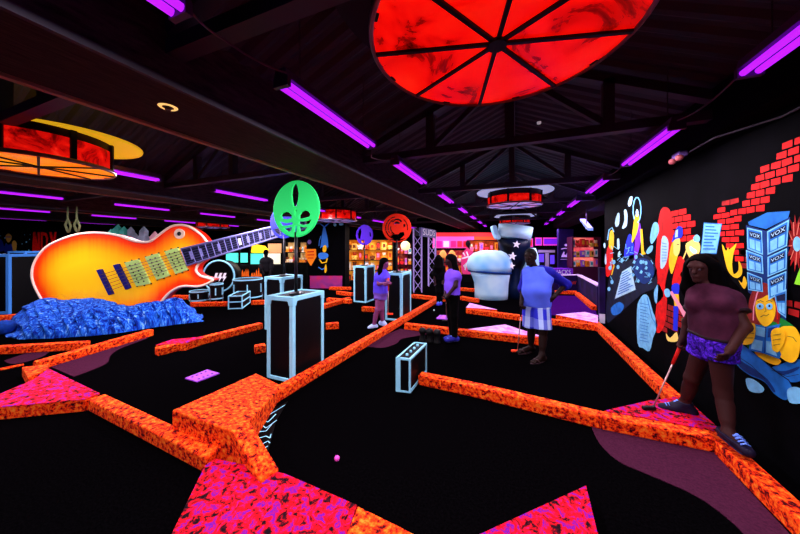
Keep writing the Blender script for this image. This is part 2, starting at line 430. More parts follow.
drum((-5.45, 7.9, 2.56), .66, .34, 'red ceiling drum above the black banner column', bottom=LAVGLOW, disc=mat('dark_drum_disc', (22, 18, 24), .6), discr=1.02, band=.85)
# ================================================================ CURBS AND WEDGE PLATFORMS
CH = .12
def curb(pts, label, w=.13, h=CH, mt=ORANGE, bev=.012):
    """square timber under speckled carpet along floor points a -> b (centre line given as world xy)"""
    m = MB()
    P = [Vector((p[0], p[1], 0)) for p in pts]
    L = []; R = []
    for i, p in enumerate(P):
        t0 = (P[i] - P[i - 1]).normalized() if i else (P[1] - P[0]).normalized()
        t1 = (P[i + 1] - P[i]).normalized() if i < len(P) - 1 else t0
        n0 = Vector((-t0.y, t0.x, 0)); n1 = Vector((-t1.y, t1.x, 0)); n = (n0 + n1).normalized(); k = w / 2 / max(.4, n.dot(n0))
        L.append(p + n * k); R.append(p - n * k)
    poly = L + R[::-1]
    m.prism(poly, 0, h)
    return tag(m.build('course_curb', mt, bevel=bev), label, 'curb', 'orange course curbs')
def fcurb(a, b, label, w=.13, h=CH, mt=ORANGE, side=1, bev=.012):
    """a, b: pixels of the curb's foot on the side that shows; the curb lies behind that line"""
    A, B = fl(*a), fl(*b); t = (B - A).normalized(); n = Vector((-t.y, t.x, 0))
    if n.dot(FWD) < 0: n = -n
    n *= side
    return curb([A + n * w / 2, B + n * w / 2], label, w, h, mt, bev)
def wedge(px, label, mt=PINK, h=CH, body=ORANGE):
    q = [fl(x, y, h) for x, y in px]
    t = thing('wedge_platform', sum((Vector((p.x, p.y, 0)) for p in q), Vector()) / len(q), label, 'platform', 'marbled wedge platforms')
    m = MB(); m.prism(q, 0, h - .004); m.build('base', body, t)
    m = MB(); m.prism(q, h - .003, h + .003); m.build('carpet_top', mt, t)
    return t
cx = 1.515
curb([(cx + .065, 3.42), (cx + .065, 7.2)], 'orange curb running along the foot of the cartoon wall up to the low barrier')
curb([(cx + .065, 1.3), (cx + .065, 3.14)], 'orange curb under the woman in purple shorts, at the foot of the wall')
A = fl(418, 385); curb([(A.x, 3.34 + .065), (-.4, 3.30 + .06), (.75, 3.22)], 'long orange curb starting inside the low amplifier case')
curb([(.75, 3.22), (1.645, 3.212)], 'short orange curb along the edge of the pink wedge the woman steps on')
wedge([proj(Vector((.80, 3.288, CH))), (650, 400.5), (684, 396.5), proj(Vector((1.645, 3.50, CH))), proj(Vector((1.645, 3.284, CH)))], 'pink marbled wedge platform under the front shoe of the woman')
curb([(-2.475, 2.02), (-2.245, 8.95)], 'longest orange curb dividing the course, passing in front of the tall flight case')
fcurb((404, 329.5), (456, 336), 'orange curb behind the three black pegs')
fcurb((457.5, 336), (541, 346), 'orange curb with pale triangle behind the man in plaid shorts')
wedge([(468, 329.2), (505, 324.5), (544, 337)], 'pale violet triangular wedge beside the man in plaid shorts', PINKPALE)
fcurb((466, 313.5), (598, 331.5), 'orange curb passing behind the man, in front of the boot')
wedge([(466, 307.5), (470, 303), (497, 309.5)], 'small white triangular wedge near the boot', PINKPALE)
wedge([(556, 314.5), (585, 312), (598, 315.5), (598, 323)], 'pale pink wedge at the end of the low barrier', PINKPALE)
fcurb((411, 298), (446, 302), 'short far orange curb behind the truss tower side of the dividing curb')
fcurb((460, 300), (477, 303), 'short far orange curb between the girl in lilac and the boot')
fcurb((455, 290.5), (480, 292.5), 'thin far orange curb behind the white toe of the boot')
fcurb((456, 278.5), (482, 279), 'faint farthest orange curb at the prize counter', w=.2, h=.2)
fcurb((556, 294), (577, 294.5), 'far orange curb under the front of the low purple barrier')
fcurb((579, 295.5), (597, 310.5), 'orange curb slanting along the side of the low purple barrier')
# course with the guitar
w = wedge([(-40, 411), (34, 379.5), (48.5, 368.5), (100, 393.5), (85, 399.5)], 'wide pink marbled wedge between two orange curbs near the blue cloth')
A = fl(100, 395, CH); B = fl(174, 434, CH)
fcurb((88, 411), (205, 474), 'orange curb leading from the wide pink wedge to the tall orange block')
fcurb((40, 370.5), (154, 335.5), 'orange curb slanting from the wide pink wedge up to the blue cloth')
m = MB(); q = [fl(22, 367, CH), fl(28, 377.5, CH), fl(47, 368.6, CH), fl(49, 364, CH)]; m.prism(q, 0, CH); tag(m.build('course_curb', ORANGE), 'stub of orange curb closing the corner of the wide pink wedge', 'curb', 'orange course curbs')
fcurb((-60, 358.5), (84, 349.8), 'low orange curb in front of the blue cloth mound')
fcurb((158, 356.5), (263, 328.8), 'orange curb slanting behind the violet scorecard plate')
wedge([(156, 345), (172, 339.5), (206, 336.4), (186, 343)], 'narrow pink topped wedge at the start of the curb by the scorecard plate')
fcurb((255, 354.5), (266, 352.5), 'stub of orange curb poking out beside the tall flight case')
fcurb((326, 330), (339, 329), 'stub of orange curb on the far side of the tall flight case')
fcurb((361.5, 311.5), (379, 312.8), 'short orange curb with a notch behind the girl in the lavender top')
fcurb((325, 309), (351, 301), 'orange curb slanting towards the second tall flight case')
fcurb((326, 302), (350, 304), 'orange curb crossing behind the slanting one near the banner column')
fcurb((336, 294.5), (351, 296.5), 'short orange curb beside the far tall flight case')
fcurb((329, 290), (350.5, 290.3), 'far orange curb at the foot of the banner column')
fcurb((160, 299), (189, 299.5), 'orange stage curb under the guitar body near the drums')
fcurb((190, 307), (227, 306.3), 'orange stage curb in front of the low tom drum')
fcurb((251, 305), (264, 304.7), 'bit of orange stage curb past the small open case')
for (a, b, c) in (((27, 288.5), (40, 287.8), 'topmost'), ((8, 299), (42, 297.5), 'second'), ((8, 310), (44, 307), 'third'), ((-20, 323), (30, 318.5), 'lowest')):
    fcurb(a, b, '%s of the orange curbs between the amplifier and the guitar' % c)
fcurb((-5, 372), (24, 366), 'thin end of orange curb beside the wide pink wedge corner', w=.05, h=.03)
# foreground pieces
wedge([(205, 466), (216, 459), (285, 474), (357, 505.5), (343, 545), (290, 640), (120, 640)], 'big pink marbled wedge below the tall orange block')
q = [fl(358, 506.5, CH), fl(400, 527, CH), fl(500, 580, CH), fl(470, 640, CH), fl(330, 600, CH), fl(346, 537, CH)]
m = MB(); m.prism(q, 0, CH); tag(m.build('course_curb', ORANGE), 'orange curb continuing from the corner of the big pink wedge', 'curb', 'orange course curbs')
wedge([(470, 539), (586, 486), (604, 560), (640, 640), (380, 640)], 'pink marbled wedge with a sharp corner on the black carpet')
# the tall block: an arm towards the case and a ramp arm
t = thing('ramp_block', fl(205, 440), 'tall orange speckled block with a sloping ramp end', 'obstacle')
TH = .28
c0 = fl(172, 410, TH); c1 = fl(256, 373, CH); c2 = fl(282, 385.5, CH); c3 = fl(249, 421, TH - .03)
m = MB(); m.hexa([Vector((q_.x, q_.y, 0)) for q_ in (c0, c1, c2, c3)], [c0, c1, c2, c3]); m.build('body', ORANGE, t, bevel=.012)
r0 = c0; r1 = fl(240, 424, TH); r2 = fl(261, 481, CH + .02); r3 = fl(279, 468, CH + .02); k1 = fl(222, 437, TH)
m = MB()
z = lambda p, h: Vector((p.x, p.y, h))
# ramp arm: cross-sections from the corner to the low end
k0 = fl(232, 431, TH); k9 = fl(250, 421.5, TH - .03)
d = (c0 - c1).normalized() * .0
m.hexa([z(c0, 0), z(c3, 0), z(k9, 0), z(k0, 0)], [c0 + Vector((0, 0, .002)), c3 + Vector((0, 0, .002)), k9 + Vector((0, 0, .002)), k0 + Vector((0, 0, .002))])
m.hexa([z(k0, 0), z(k9, 0), z(r3, 0), z(r2, 0)], [k0 + Vector((0, 0, .002)), k9 + Vector((0, 0, .002)), r3, r2])
m.build('ramp', ORANGE, t, bevel=.012)
# lightning painted panel
q = [fl(x, y) for x, y in ((244, 424), (288, 402), (276, 422), (268, 452), (262, 446))]
t = thing('lightning_panel', (q[0] + q[2]) / 2, 'dark painted panel of pale blue lightning lines beside the ramp block', 'floor panel')
m = MB(); m.prism(q, .002, .012); m.build('board', BLACK, t)
for ln in ([(247, 423), (258, 419), (262, 420), (272, 413), (285, 405)], [(262, 420), (268, 422), (276, 414)], [(252, 426), (262, 425), (266, 428), (277, 420)], [(257, 432), (266, 431), (272, 424)], [(259, 438), (266, 436), (270, 438), (271, 434)], [(262, 444), (268, 441), (270, 443)], [(264, 448), (268, 446)]):
    m = MB()
    for a, b in zip(ln, ln[1:]):
        A, B = fl(*a, .014), fl(*b, .014); n = (B - A).normalized().cross(UP) * .005
        m.face([A + n, B + n, B - n, A - n])
    m.build('lightning_bolt', EDGE, t)
# scorecard plates, balls, pegs
VIO = mat('violet_plate', (175, 80, 235), .6)
def plate(px, label):
    q = [fl(x, y) for x, y in px]
    t = thing('score_plate', sum(q, Vector()) / 4, label, 'plate', 'violet score plates')
    m = MB(); m.prism(q, .001, .014); m.build('board', VIO, t)
    c = sum(q, Vector()) / 4; m = MB()
    for u in (-.6, -.2, .2, .6):
        for k in (-.55, .55):
            p = c + (q[1] - q[0]) * (u / 2) + (q[3] - q[0]) * (k / 2); m.box((p.x, p.y, .0155), (.025, .02, .002))
    m.build('print', INK, t)
plate([(185, 379), (207, 370.5), (219.5, 374), (197, 382.5)], 'violet score plate lying on black carpet beside the tall block')
plate([(436, 319), (440, 315.5), (450, 316), (447.5, 319.8)], 'violet score plate lying at the feet of the girl in lilac')
def ball(px, r, mt, label):
    p = fl(*px); m = MB(); m.ball(p + Vector((0, 0, r)), r, 16, 10); tag(m.build('golf_ball', mt, smooth=True), label, 'ball')
ball((337, 461), .021, mat('pink_ball', (255, 90, 215), .5), 'pink golf ball on the black carpet in front of the ramp block')
ball((434, 311), .022, mat('white_ball', (220, 255, 235), .5), 'white golf ball near the score plate of the girl in lilac')
for i, (px, lb) in enumerate((((422.5, 341), 'black domed peg, the one by the maroon inlay'), ((429.5, 342), 'black domed peg in the middle of the three'), ((437, 343), 'black domed peg, the one by the shoe of the girl in lilac'))):
    p = fl(*px); m = MB(); m.lathe([(.065, 0), (.065, .02), (.05, .05), (.05, .08), (.045, .12), (.05, .14), (.066, .165), (.068, .19), (.055, .225), (.03, .24), (0, .245)], p, 20)
    tag(m.build('domed_peg', mat('black_rubber', (5, 5, 7), .6, .2), smooth=True), lb, 'peg', 'three black pegs')

# ================================================================ FLIGHT CASES AND DISC SIGNS
def flight_case(x0, x1, y0, y1, h, label, hole=True, bw=.055):
    t = thing('flight_case', ((x0 + x1) / 2, (y0 + y1) / 2, 0), label, 'case', 'tall flight cases')
    e = .012; w = bw
    m = MB(); m.box(((x0 + x1) / 2, (y0 + y1) / 2, h / 2), (x1 - x0 - 2 * e, y1 - y0 - 2 * e, h - 2 * e)); m.build('body', SOFT, t)
    for x, sx in ((x0, 1), (x1, -1)):
        for y, sy in ((y0, 1), (y1, -1)):
            m = MB(); m.box((x + sx * w / 2, y + sy * w / 2, h / 2), (w, w, h)); m.build('corner_edge', EDGE, t, bevel=.006)
    for z in (w * .4, h - w * .5):
        hh = w * .8 if z < h / 2 else w
        for y, sy in ((y0, 1), (y1, -1)):
            m = MB(); m.box(((x0 + x1) / 2, y + sy * w / 2 - sy * .003, z), (x1 - x0 - w * 1.6, w, hh)); m.build('edge', EDGE, t, bevel=.005)
        for x, sx in ((x0, 1), (x1, -1)):
            m = MB(); m.box((x + sx * w / 2 - sx * .003, (y0 + y1) / 2, z), (w, y1 - y0 - w * 1.6, hh)); m.build('edge', EDGE, t, bevel=.005)
    for x in (x0, x1):
        for y in (y0, y1):
            for z in (h - .055, ):
                sx = 1 if x == x0 else -1; sy = 1 if y == y0 else -1
                m = MB()
                p = [(0, 0), (.12, 0), (.12, .045), (.075, .06), (.06, .11), (0, .11)]
                m.hexa([(x + sx * a, y - sy * .006, h - b) for a, b in p], [(x + sx * a, y + sy * .02, h - b) for a, b in p])
                m.hexa([(x - sx * .006, y + sy * a, h - b) for a, b in p], [(x + sx * .02, y + sy * a, h - b) for a, b in p])
                m.build('corner_plate', EDGE, t, bevel=.004)
    return t
flight_case(-3.0, -2.57, 2.79, 3.42, 1.07, 'tall black flight case with pale blue edges carrying the green disc')
def case_at(a, b, c, h, label):
    """a: front corner foot, b/c widths from corner pixels at top"""
    p = fl(*a); return flight_case(p.x - b, p.x, p.y, p.y + c, h, label)
p2 = dp(282, 277, 5.7)
flight_case(p2.x - .47, p2.x, p2.y, p2.y + .6, 1.09, 'tall flight case standing directly behind the green disc one')
p3 = fl(366, 303); flight_case(p3.x - .44, p3.x, p3.y, p3.y + .6, 1.12, 'far tall flight case under the purple disc')
p4 = fl(402, 321.5); flight_case(p4.x - .43, p4.x, p4.y, p4.y + .62, 1.10, 'tall flight case under the orange red disc behind the girl in the lavender top')

POLE = mat('black_pole', (12, 12, 16), .4, .4)
def disc_sign(base, top, rx, rot, loops, mt, label, th=.03, n=64, extra=None):
    """round cut-out plate of radius rx on a pole; base = case top centre; top = plate centre"""
    base = Vector(base); top = Vector(top)
    t = thing('disc_sign', base, label, 'sign')
    m = MB(); m.tube([base, (top.x, top.y + 0, top.z - rx * .85)], .022, 10); m.build('pole', POLE, t, smooth=True)
    m = MB(); m.lathe([(.1, 0), (.1, .015), (.03, .03)], base, 16); m.build('foot', POLE, t)
    vs, fs = curve_mesh([[(a * rx, b * rx) for a, b in ell(0, 0, 1, 1, n)]] + [[(a * rx, b * rx) for a, b in lp] for lp in loops], th)
    xd = RIGHT * math.cos(rot) + FWD * math.sin(rot); yd = UP
    v2, f2 = place((vs, fs), top, xd, yd)
    m = MB(); m.add(v2, f2); m.build('plate', mt, t)
    m = MB(); nd = xd.cross(yd)
    m.tube([top + xd * (rx * math.cos(a)) + yd * (rx * math.sin(a)) for a in [2 * PI * k / 48 for k in range(49)]], .016, 6, cap=False); m.build('rim', mt, t, smooth=True)
    return t
GRN = mat('green_fluorescent_plate', (46, 240, 120), .6, emit=.45)  # emission added to brighten the plate, no lamp inside
mask = [[(-.06, .92), (.03, .93), (.10, .8), (.15, .56), (.12, .3), (.05, .09), (-.10, .09), (-.16, .3), (-.19, .56), (-.15, .8)],
        [(-.68, -.22), (-.62, -.13), (-.45, -.08), (-.28, -.12), (-.16, -.22), (-.16, -.34), (-.35, -.37), (-.62, -.34)],
        [(.16, -.24), (.26, -.12), (.42, -.06), (.58, -.12), (.66, -.22), (.63, -.30), (.4, -.35), (.16, -.37)],
        [(-.78, -.42), (-.45, -.50), (-.14, -.46), (-.10, -.56), (-.35, -.60), (-.64, -.60)],
        [(.14, -.46), (.45, -.46), (.72, -.38), (.62, -.56), (.36, -.60), (.12, -.55)],
        [(-.56, -.70), (-.30, -.66), (-.14, -.62), (-.18, -.80), (-.34, -.84)],
        [(.14, -.62), (.34, -.68), (.56, -.66), (.40, -.82), (.18, -.84)],
        [(-.05, -.02), (.0, .1), (.06, -.02), (.03, -.2), (.0, -.3), (-.03, -.2)],
        [(-.05, -.6), (.05, -.6), (.07, -.86), (-.07, -.86)]]
gt = dp(296, 209, 3.86)
disc_sign((gt.x, gt.y, 1.07), gt, .37, -.35, mask, GRN, 'bright green disc with a mask shaped cut-out on a pole')
BLU = mat('violet_blue_plate', (52, 58, 205), .6)
ring = [[(a * .9, b * .9) for a, b in ell(0, 0, 1, 1, 40, .35, PI - .35)] , [(a * .9, b * .9) for a, b in ell(0, 0, 1, 1, 16, PI + .5, 1.5 * PI - .15)] + [(-.1, -.45), (-.5, -.35)], [(a * .9, b * .9) for a, b in ell(0, 0, 1, 1, 16, 1.5 * PI + .15, 2 * PI - .5)] + [(.5, -.35), (.1, -.45)]]
bt = dp(284, 222, 6.05)
disc_sign((p2.x - .235, p2.y + .3, 1.09), Vector((p2.x - .235, p2.y + .3, bt.z)), .34, -.3, ring, BLU, 'violet blue ring shaped disc half hidden behind the green disc')
PUR = mat('purple_fluorescent_plate', (78, 26, 200), .6, emit=.15)  # slight added glow in the plate colour, not a lamp
pl = [[(-.85, .1), (-.7, .5), (-.45, .72), (-.35, .4), (-.4, .0), (-.5, -.4), (-.75, -.35)], [(-.5, -.55), (-.2, -.5), (.1, -.62), (0, -.8), (-.3, -.8)], [(.6, .4), (.8, .2), (.85, -.1), (.7, -.3), (.62, .0)]]
pt = dp(364, 235, 9.0); q = Vector((p3.x - .22, p3.y + .3, 1.12))
disc_sign(q, (q.x, q.y, pt.z), .31, -.5, pl, PUR, 'purple disc with cut-outs on the far flight case')
ORD = mat('orange_red_plate', (232, 38, 10), .6, emit=.12)  # faint emission added to the plate paint
def arcband(r0, r1, a0, a1, n=12):
    return [(r0 * math.cos(a0 + (a1 - a0) * i / n), r0 * math.sin(a0 + (a1 - a0) * i / n)) for i in range(n + 1)] + [(r1 * math.cos(a1 - (a1 - a0) * i / n), r1 * math.sin(a1 - (a1 - a0) * i / n)) for i in range(n + 1)]
def sh(lp, dx, dy): return [(a + dx, b + dy) for a, b in lp]
ol = [arcband(.77, .85, 1.75, 4.4), arcband(.60, .68, 1.9, 4.1), arcband(.42, .50, 2.9, 4.3), sh(arcband(.30, .42, .5, 2.7), 0, .26), sh(arcband(.06, .22, .1, 3.0), 0, .26), [(-.6, -.35), (-.4, -.3), (-.25, -.5), (-.4, -.62)], [(.1, -.45), (.25, -.3), (.5, -.28), (.55, -.5), (.25, -.8), (.1, -.7)], arcband(.74, .8, -.2, .9), [(.45, .25), (.6, .3), (.6, .1), (.5, .05)]]
ot = dp(396.5, 227.5, 7.0); q = Vector((p4.x - .25, p4.y + .3, 1.10))
disc_sign(q, (q.x, q.y, ot.z - .02), .335, 0, ol, ORD, 'orange red disc with swirling cut-outs on a pole')

# low amplifier case astride the curb
t = thing('amplifier_case', fl(405, 385), 'low open amplifier case with pale blue edges at the end of a curb', 'case')
q = [fl(395.8, 391.5), fl(410.4, 393.5), fl(427, 372.5), fl(413.5, 371)]
hh = .40
ax = (q[1] - q[0]); ay = (q[2] - q[1]); 
q = [q[0], q[1], q[1] + ay, q[0] + ay]
w = .022; ux = ax.normalized(); uy = ay.normalized(); lx = ax.length; ly = ay.length
def abox(m, a0, a1, b0, b1, z0, z1):
    b = [q[0] + ux * i + uy * j for i, j in ((a0, b0), (a1, b0), (a1, b1), (a0, b1))]
    m.hexa([Vector((p.x, p.y, z0)) for p in b], [Vector((p.x, p.y, z1)) for p in b])
m = MB(); abox(m, .008, lx - .008, .008, ly - .008, hh - .05, hh - .008); m.build('lid', SOFT, t)
m = MB(); abox(m, .008, .04, .008, ly - .008, 0, hh - .05); m.build('rear_panel', SOFT, t)
m = MB(); abox(m, lx - .012, lx - .008, .05, ly - .05, .05, hh - .06); m.build('front_panel', SOFT, t)
for a in (0, lx - w):
    for b in (0, ly - w):
        m = MB(); abox(m, a, a + w, b, b + w, 0, hh); m.build('corner_edge', EDGE, t, bevel=.004)
m = MB(); abox(m, 0, lx * .32, -.003, .03, .0, hh); m.build('face_strip', EDGE, t)
m = MB(); abox(m, .03, lx - .03, .006, .012, .02, hh - .03); m.build('end_panel', SOFT, t)
for b in (0, ly - w):
    m = MB(); abox(m, w, lx - w, b, b + w, hh - w, hh); m.build('edge', EDGE, t)
    m = MB(); abox(m, w, lx - w, b, b + w, 0, w); m.build('edge', EDGE, t)
for a in (0, lx - w):
    m = MB(); abox(m, a, a + w, w, ly - w, hh - w, hh); m.build('edge', EDGE, t)
    m = MB(); abox(m, a, a + w, w, ly - w, 0, w); m.build('edge', EDGE, t)
for i in range(4):
    m = MB(); c = q[0] + ux * lx * .5 + uy * ly * (.2 + .2 * i); m.lathe([(.018, 0), (.016, .02), (0, .022)], Vector((c.x, c.y, hh - .008)), 12); m.build('knob', EDGE, t)
c0_ = q[0] + ux * lx * .3 + uy * ly * .3; c1_ = q[0] + ux * lx * .3 + uy * ly * .7
m = MB(); m.tube([(c0_.x, c0_.y, hh - .01), (c0_.x, c0_.y, hh + .02), (c1_.x, c1_.y, hh + .02), (c1_.x, c1_.y, hh - .01)], .008, 8); m.build('handle', mat('black_rubber', (5, 5, 7)), t)

# ================================================================ GIANT GUITAR
GD = 6.7
GTH = .22
def gp(x, y, off=0): return dp(x, y, GD - GTH) + FWD * (GTH - off)
body = curve_px([(44, 303), (34, 284), (32.5, 270), (37.5, 257.5), (47.5, 246.5), (62.5, 239), (80, 234), (100, 233), (118, 235.5), (130.5, 240), (140.5, 242.2), (150.5, 241.3), (160.5, 234), (170.5, 227), (179.5, 225), (188, 226.3), (195, 230), (202, 235.5), (207, 242)], 4)
body += [(207, 243), (206, 257)]
body += curve_px([(205, 259), (199, 263.5), (196.4, 268), (196.6, 272), (201, 276), (208, 278.2), (212.5, 279.6), (211, 281.6), (204, 285), (197, 286.4), (184, 286), (176, 288.5), (168, 294), (160, 303), (154, 309), (140, 315), (120, 318), (90, 318), (64, 316), (50, 311), (44, 303)], 4)[:-1]
gt_ = thing('giant_guitar', gp(120, 319), 'giant sunburst electric guitar with cream edge rising out of blue cloth', 'guitar')
th = .22
GRED = mat('guitar_red_paint', (225, 30, 12), .35, .3)
m = MB(); m.hexa([gp(x, y, 0) for x, y in body], [gp(x, y, th) for x, y in body]); m.build('body', GRED, gt_)
m = MB(); m.tube([gp(x, y, th) for x, y in body + body[:1]], .028, 8, cap=False); m.build('binding', mat('cream_binding', (255, 225, 200), .5), gt_, smooth=True)
# sunburst top: a plate whose paint runs from red at the edge to amber in the middle
B = np.array(body); nx_, ny_ = 94, 56
gx = np.linspace(31, 214, nx_ * 2 + 1); gy = np.linspace(224, 319, ny_ * 2 + 1)
def inside(px, py, P):
    c = np.zeros(px.shape, bool); j = len(P) - 1
    for i in range(len(P)):
        xi, yi = P[i]; xj, yj = P[j]
        with np.errstate(divide='ignore', invalid='ignore'):
            c ^= ((yi > py) != (yj > py)) & (px < (xj - xi) * (py - yi) / (yj - yi + 1e-12) + xi)
        j = i
    return c
def edist(px, py, P):
    d = np.full(px.shape, 1e9)
    for i in range(len(P)):
        a = P[i - 1]; b = P[i]; ab = b - a; L = (ab ** 2).sum() + 1e-9
        t = np.clip(((px - a[0]) * ab[0] + (py - a[1]) * ab[1]) / L, 0, 1)
        d = np.minimum(d, np.hypot(px - a[0] - t * ab[0], py - a[1] - t * ab[1]))
    return d
GX, GY = np.meshgrid(gx, gy); IN = inside(GX, GY, B); ED = edist(GX, GY, B)
idx = {}; vs = []; at = []; fs = []
for j in range(len(gy) - 1):
    for i in range(len(gx) - 1):
        c = [(j, i), (j, i + 1), (j + 1, i + 1), (j + 1, i)]
        if all(IN[k] for k in c):
            f = []
            for k in c:
                if k not in idx: idx[k] = len(vs); vs.append(gp(gx[k[1]], gy[k[0]], th + .004)); at.append(ED[k])
                f.append(idx[k])
            fs.append(f)
me = bpy.data.meshes.new('sunburst_top'); me.from_pydata([tuple(v - gt_.location) for v in vs], [], fs)
A_ = me.attributes.new('burst', 'FLOAT', 'POINT'); A_.data.foreach_set('value', np.array(at, np.float32))
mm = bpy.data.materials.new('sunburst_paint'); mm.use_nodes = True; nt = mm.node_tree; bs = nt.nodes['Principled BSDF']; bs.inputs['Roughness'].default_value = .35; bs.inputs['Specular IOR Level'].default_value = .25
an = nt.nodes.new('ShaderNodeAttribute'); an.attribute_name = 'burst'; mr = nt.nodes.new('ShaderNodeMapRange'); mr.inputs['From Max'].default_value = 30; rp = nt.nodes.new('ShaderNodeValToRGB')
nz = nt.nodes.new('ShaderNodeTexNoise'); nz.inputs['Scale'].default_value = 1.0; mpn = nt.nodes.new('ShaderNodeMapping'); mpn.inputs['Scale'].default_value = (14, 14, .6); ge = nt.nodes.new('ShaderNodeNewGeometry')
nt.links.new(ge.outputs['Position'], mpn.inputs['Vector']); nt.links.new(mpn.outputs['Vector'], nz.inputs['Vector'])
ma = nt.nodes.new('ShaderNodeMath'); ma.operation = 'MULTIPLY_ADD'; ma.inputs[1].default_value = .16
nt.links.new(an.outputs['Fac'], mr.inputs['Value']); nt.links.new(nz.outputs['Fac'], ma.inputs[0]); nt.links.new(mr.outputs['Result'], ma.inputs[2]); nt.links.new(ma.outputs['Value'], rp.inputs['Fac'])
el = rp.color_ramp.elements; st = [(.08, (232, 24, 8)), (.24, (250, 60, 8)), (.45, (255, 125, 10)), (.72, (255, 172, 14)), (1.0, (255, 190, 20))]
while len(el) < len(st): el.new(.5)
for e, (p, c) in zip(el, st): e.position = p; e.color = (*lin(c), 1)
nt.links.new(rp.outputs['Color'], bs.inputs['Base Color']); nt.links.new(rp.outputs['Color'], bs.inputs['Emission Color']); bs.inputs['Emission Strength'].default_value = .3  # emission added because too little lamp light reaches the guitar front
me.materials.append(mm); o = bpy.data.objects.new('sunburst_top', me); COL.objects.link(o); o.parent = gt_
def gplate(name, px, mt, o0, o1, bev=0):
    m = MB(); m.hexa([gp(x, y, o0) for x, y in px], [gp(x, y, o1) for x, y in px]); return m.build(name, mt, gt_, bevel=bev)
NB = mat('guitar_navy_hardware', (30, 26, 120), .5)
gplate('tailpiece', [(99, 270), (103.2, 268.8), (115, 293.6), (111.2, 295)], NB, th, th + .07, .01)
gplate('bridge', [(115.4, 265), (120.4, 263.6), (132.2, 287.6), (128, 289.6)], NB, th, th + .07, .01)
PG = mat('pickup_pale_green', (196, 236, 130), .6); DOT = mat('pickup_screw', (20, 24, 22), .5)
for P in ([(126, 262.6), (139.8, 259), (152, 283.5), (138, 286.3)], [(146.4, 257), (159.5, 253), (171, 275.7), (158, 279.8)], [(165.7, 251.4), (178.7, 247.5), (189, 270), (176.7, 274)]):
    o = gplate('pickup', P, PG, th, th + .05, .01)
    a, b, c, d = (Vector((*p, 0)) for p in P)
    for u in (.30, .68):
        for v in (.16, .30, .44, .58, .72, .86):
            p = a.lerp(b, u).lerp(d.lerp(c, u), v); m = MB(); m.ball(gp(p.x, p.y, th + .05), .018, 8, 6); s_ = m.build('screw', DOT, None); s_.data.transform(Matrix.Translation(-Vector(gt_['_loc']))); s_.parent = o
    for u, v in ((.0, .0), (.5, -.02), (1, 0), (0, 1), (.5, 1.02), (1, 1)):
        p = a.lerp(b, u).lerp(d.lerp(c, u), v); m = MB(); m.ball(gp(p.x, p.y, th + .02), .02, 8, 6); s_ = m.build('screw', DOT, None); s_.data.transform(Matrix.Translation(-Vector(gt_['_loc']))); s_.parent = o
c = gp(180, 233.8, th); M3 = Matrix((RIGHT, -FWD, UP)).transposed()
m = MB(); m.lathe([(.05, .0), (.115, .0), (.115, .03), (.05, .03), (.05, 0)], c, 24, 0, Matrix((RIGHT, UP, -FWD)).transposed(), cap=False); m.build('switch_ring', mat('cream_binding', (255, 225, 200)), gt_)
m = MB(); m.lathe([(.05, .0), (.05, .02), (.02, .06), (0, .062)], c, 16, 0, Matrix((RIGHT, UP, -FWD)).transposed()); m.build('switch', DOT, gt_)
# neck
BRD = mat('fretboard_black', (14, 14, 40), .5); LAV = mat('pale_lavender_line', (135, 135, 200), .6)
nt0, nt1 = Vector((183, 249, 0)), Vector((306, 219, 0)); nb0, nb1 = Vector((189, 265.3, 0)), Vector((306, 228.5, 0))
gplate('neck', [(183, 249), (306, 219), (306, 228.5), (189, 265.3)], BRD, th - .06, th + .06)
for a, b in ((nt0, nt1), (nb0, nb1)):
    m = MB(); m.tube([gp(a.x, a.y, th + .06), gp(b.x, b.y, th + .06)], .022, 6); m.build('neck_binding', LAV, gt_, smooth=True)
for i in range(22):
    u = 1 - (.5 ** (i / 14)) ; u = u / (1 - .5 ** (21 / 14)); u = 1 - u
    u = (i / 21) ** .85
    p = nt0.lerp(nt1, u); q_ = nb0.lerp(nb1, u); m = MB(); m.tube([gp(p.x, p.y, th + .065), gp(q_.x, q_.y, th + .065)], .0075, 5); m.build('fret', LAV, gt_)
for u in (.05, .13, .28, .45, .52, .62, .72, .82):
    p = nt0.lerp(nt1, u); q_ = nb0.lerp(nb1, u); r_ = nt0.lerp(nt1, u + .022); s2 = nb0.lerp(nb1, u + .022)
    k = [p.lerp(q_, .25), r_.lerp(s2, .25), r_.lerp(s2, .75), p.lerp(q_, .75)]
    gplate('inlay', [(v.x, v.y) for v in k], WHITE if .4 < u < .48 else LAV, th + .06, th + .064)
STR = mat('guitar_string', (70, 40, 30), .4, .5); STL = mat('guitar_string_pale', (95, 95, 150), .4)
tp0, tp1 = Vector((102, 272.5, 0)), Vector((113.5, 293, 0))
for i in range(6):
    v = .12 + .76 * i / 5; a = tp0.lerp(tp1, v); b = nt0.lerp(nb0, v); c_ = nt1.lerp(nb1, v)
    m = MB(); m.tube([gp(a.x, a.y, th + .085), gp(b.x, b.y, th + .085)], .006, 5); m.tube([gp(b.x, b.y, th + .085), gp(c_.x, c_.y, th + .075)], .0026, 5, 1); m.build('string', [STR, STL], gt_)

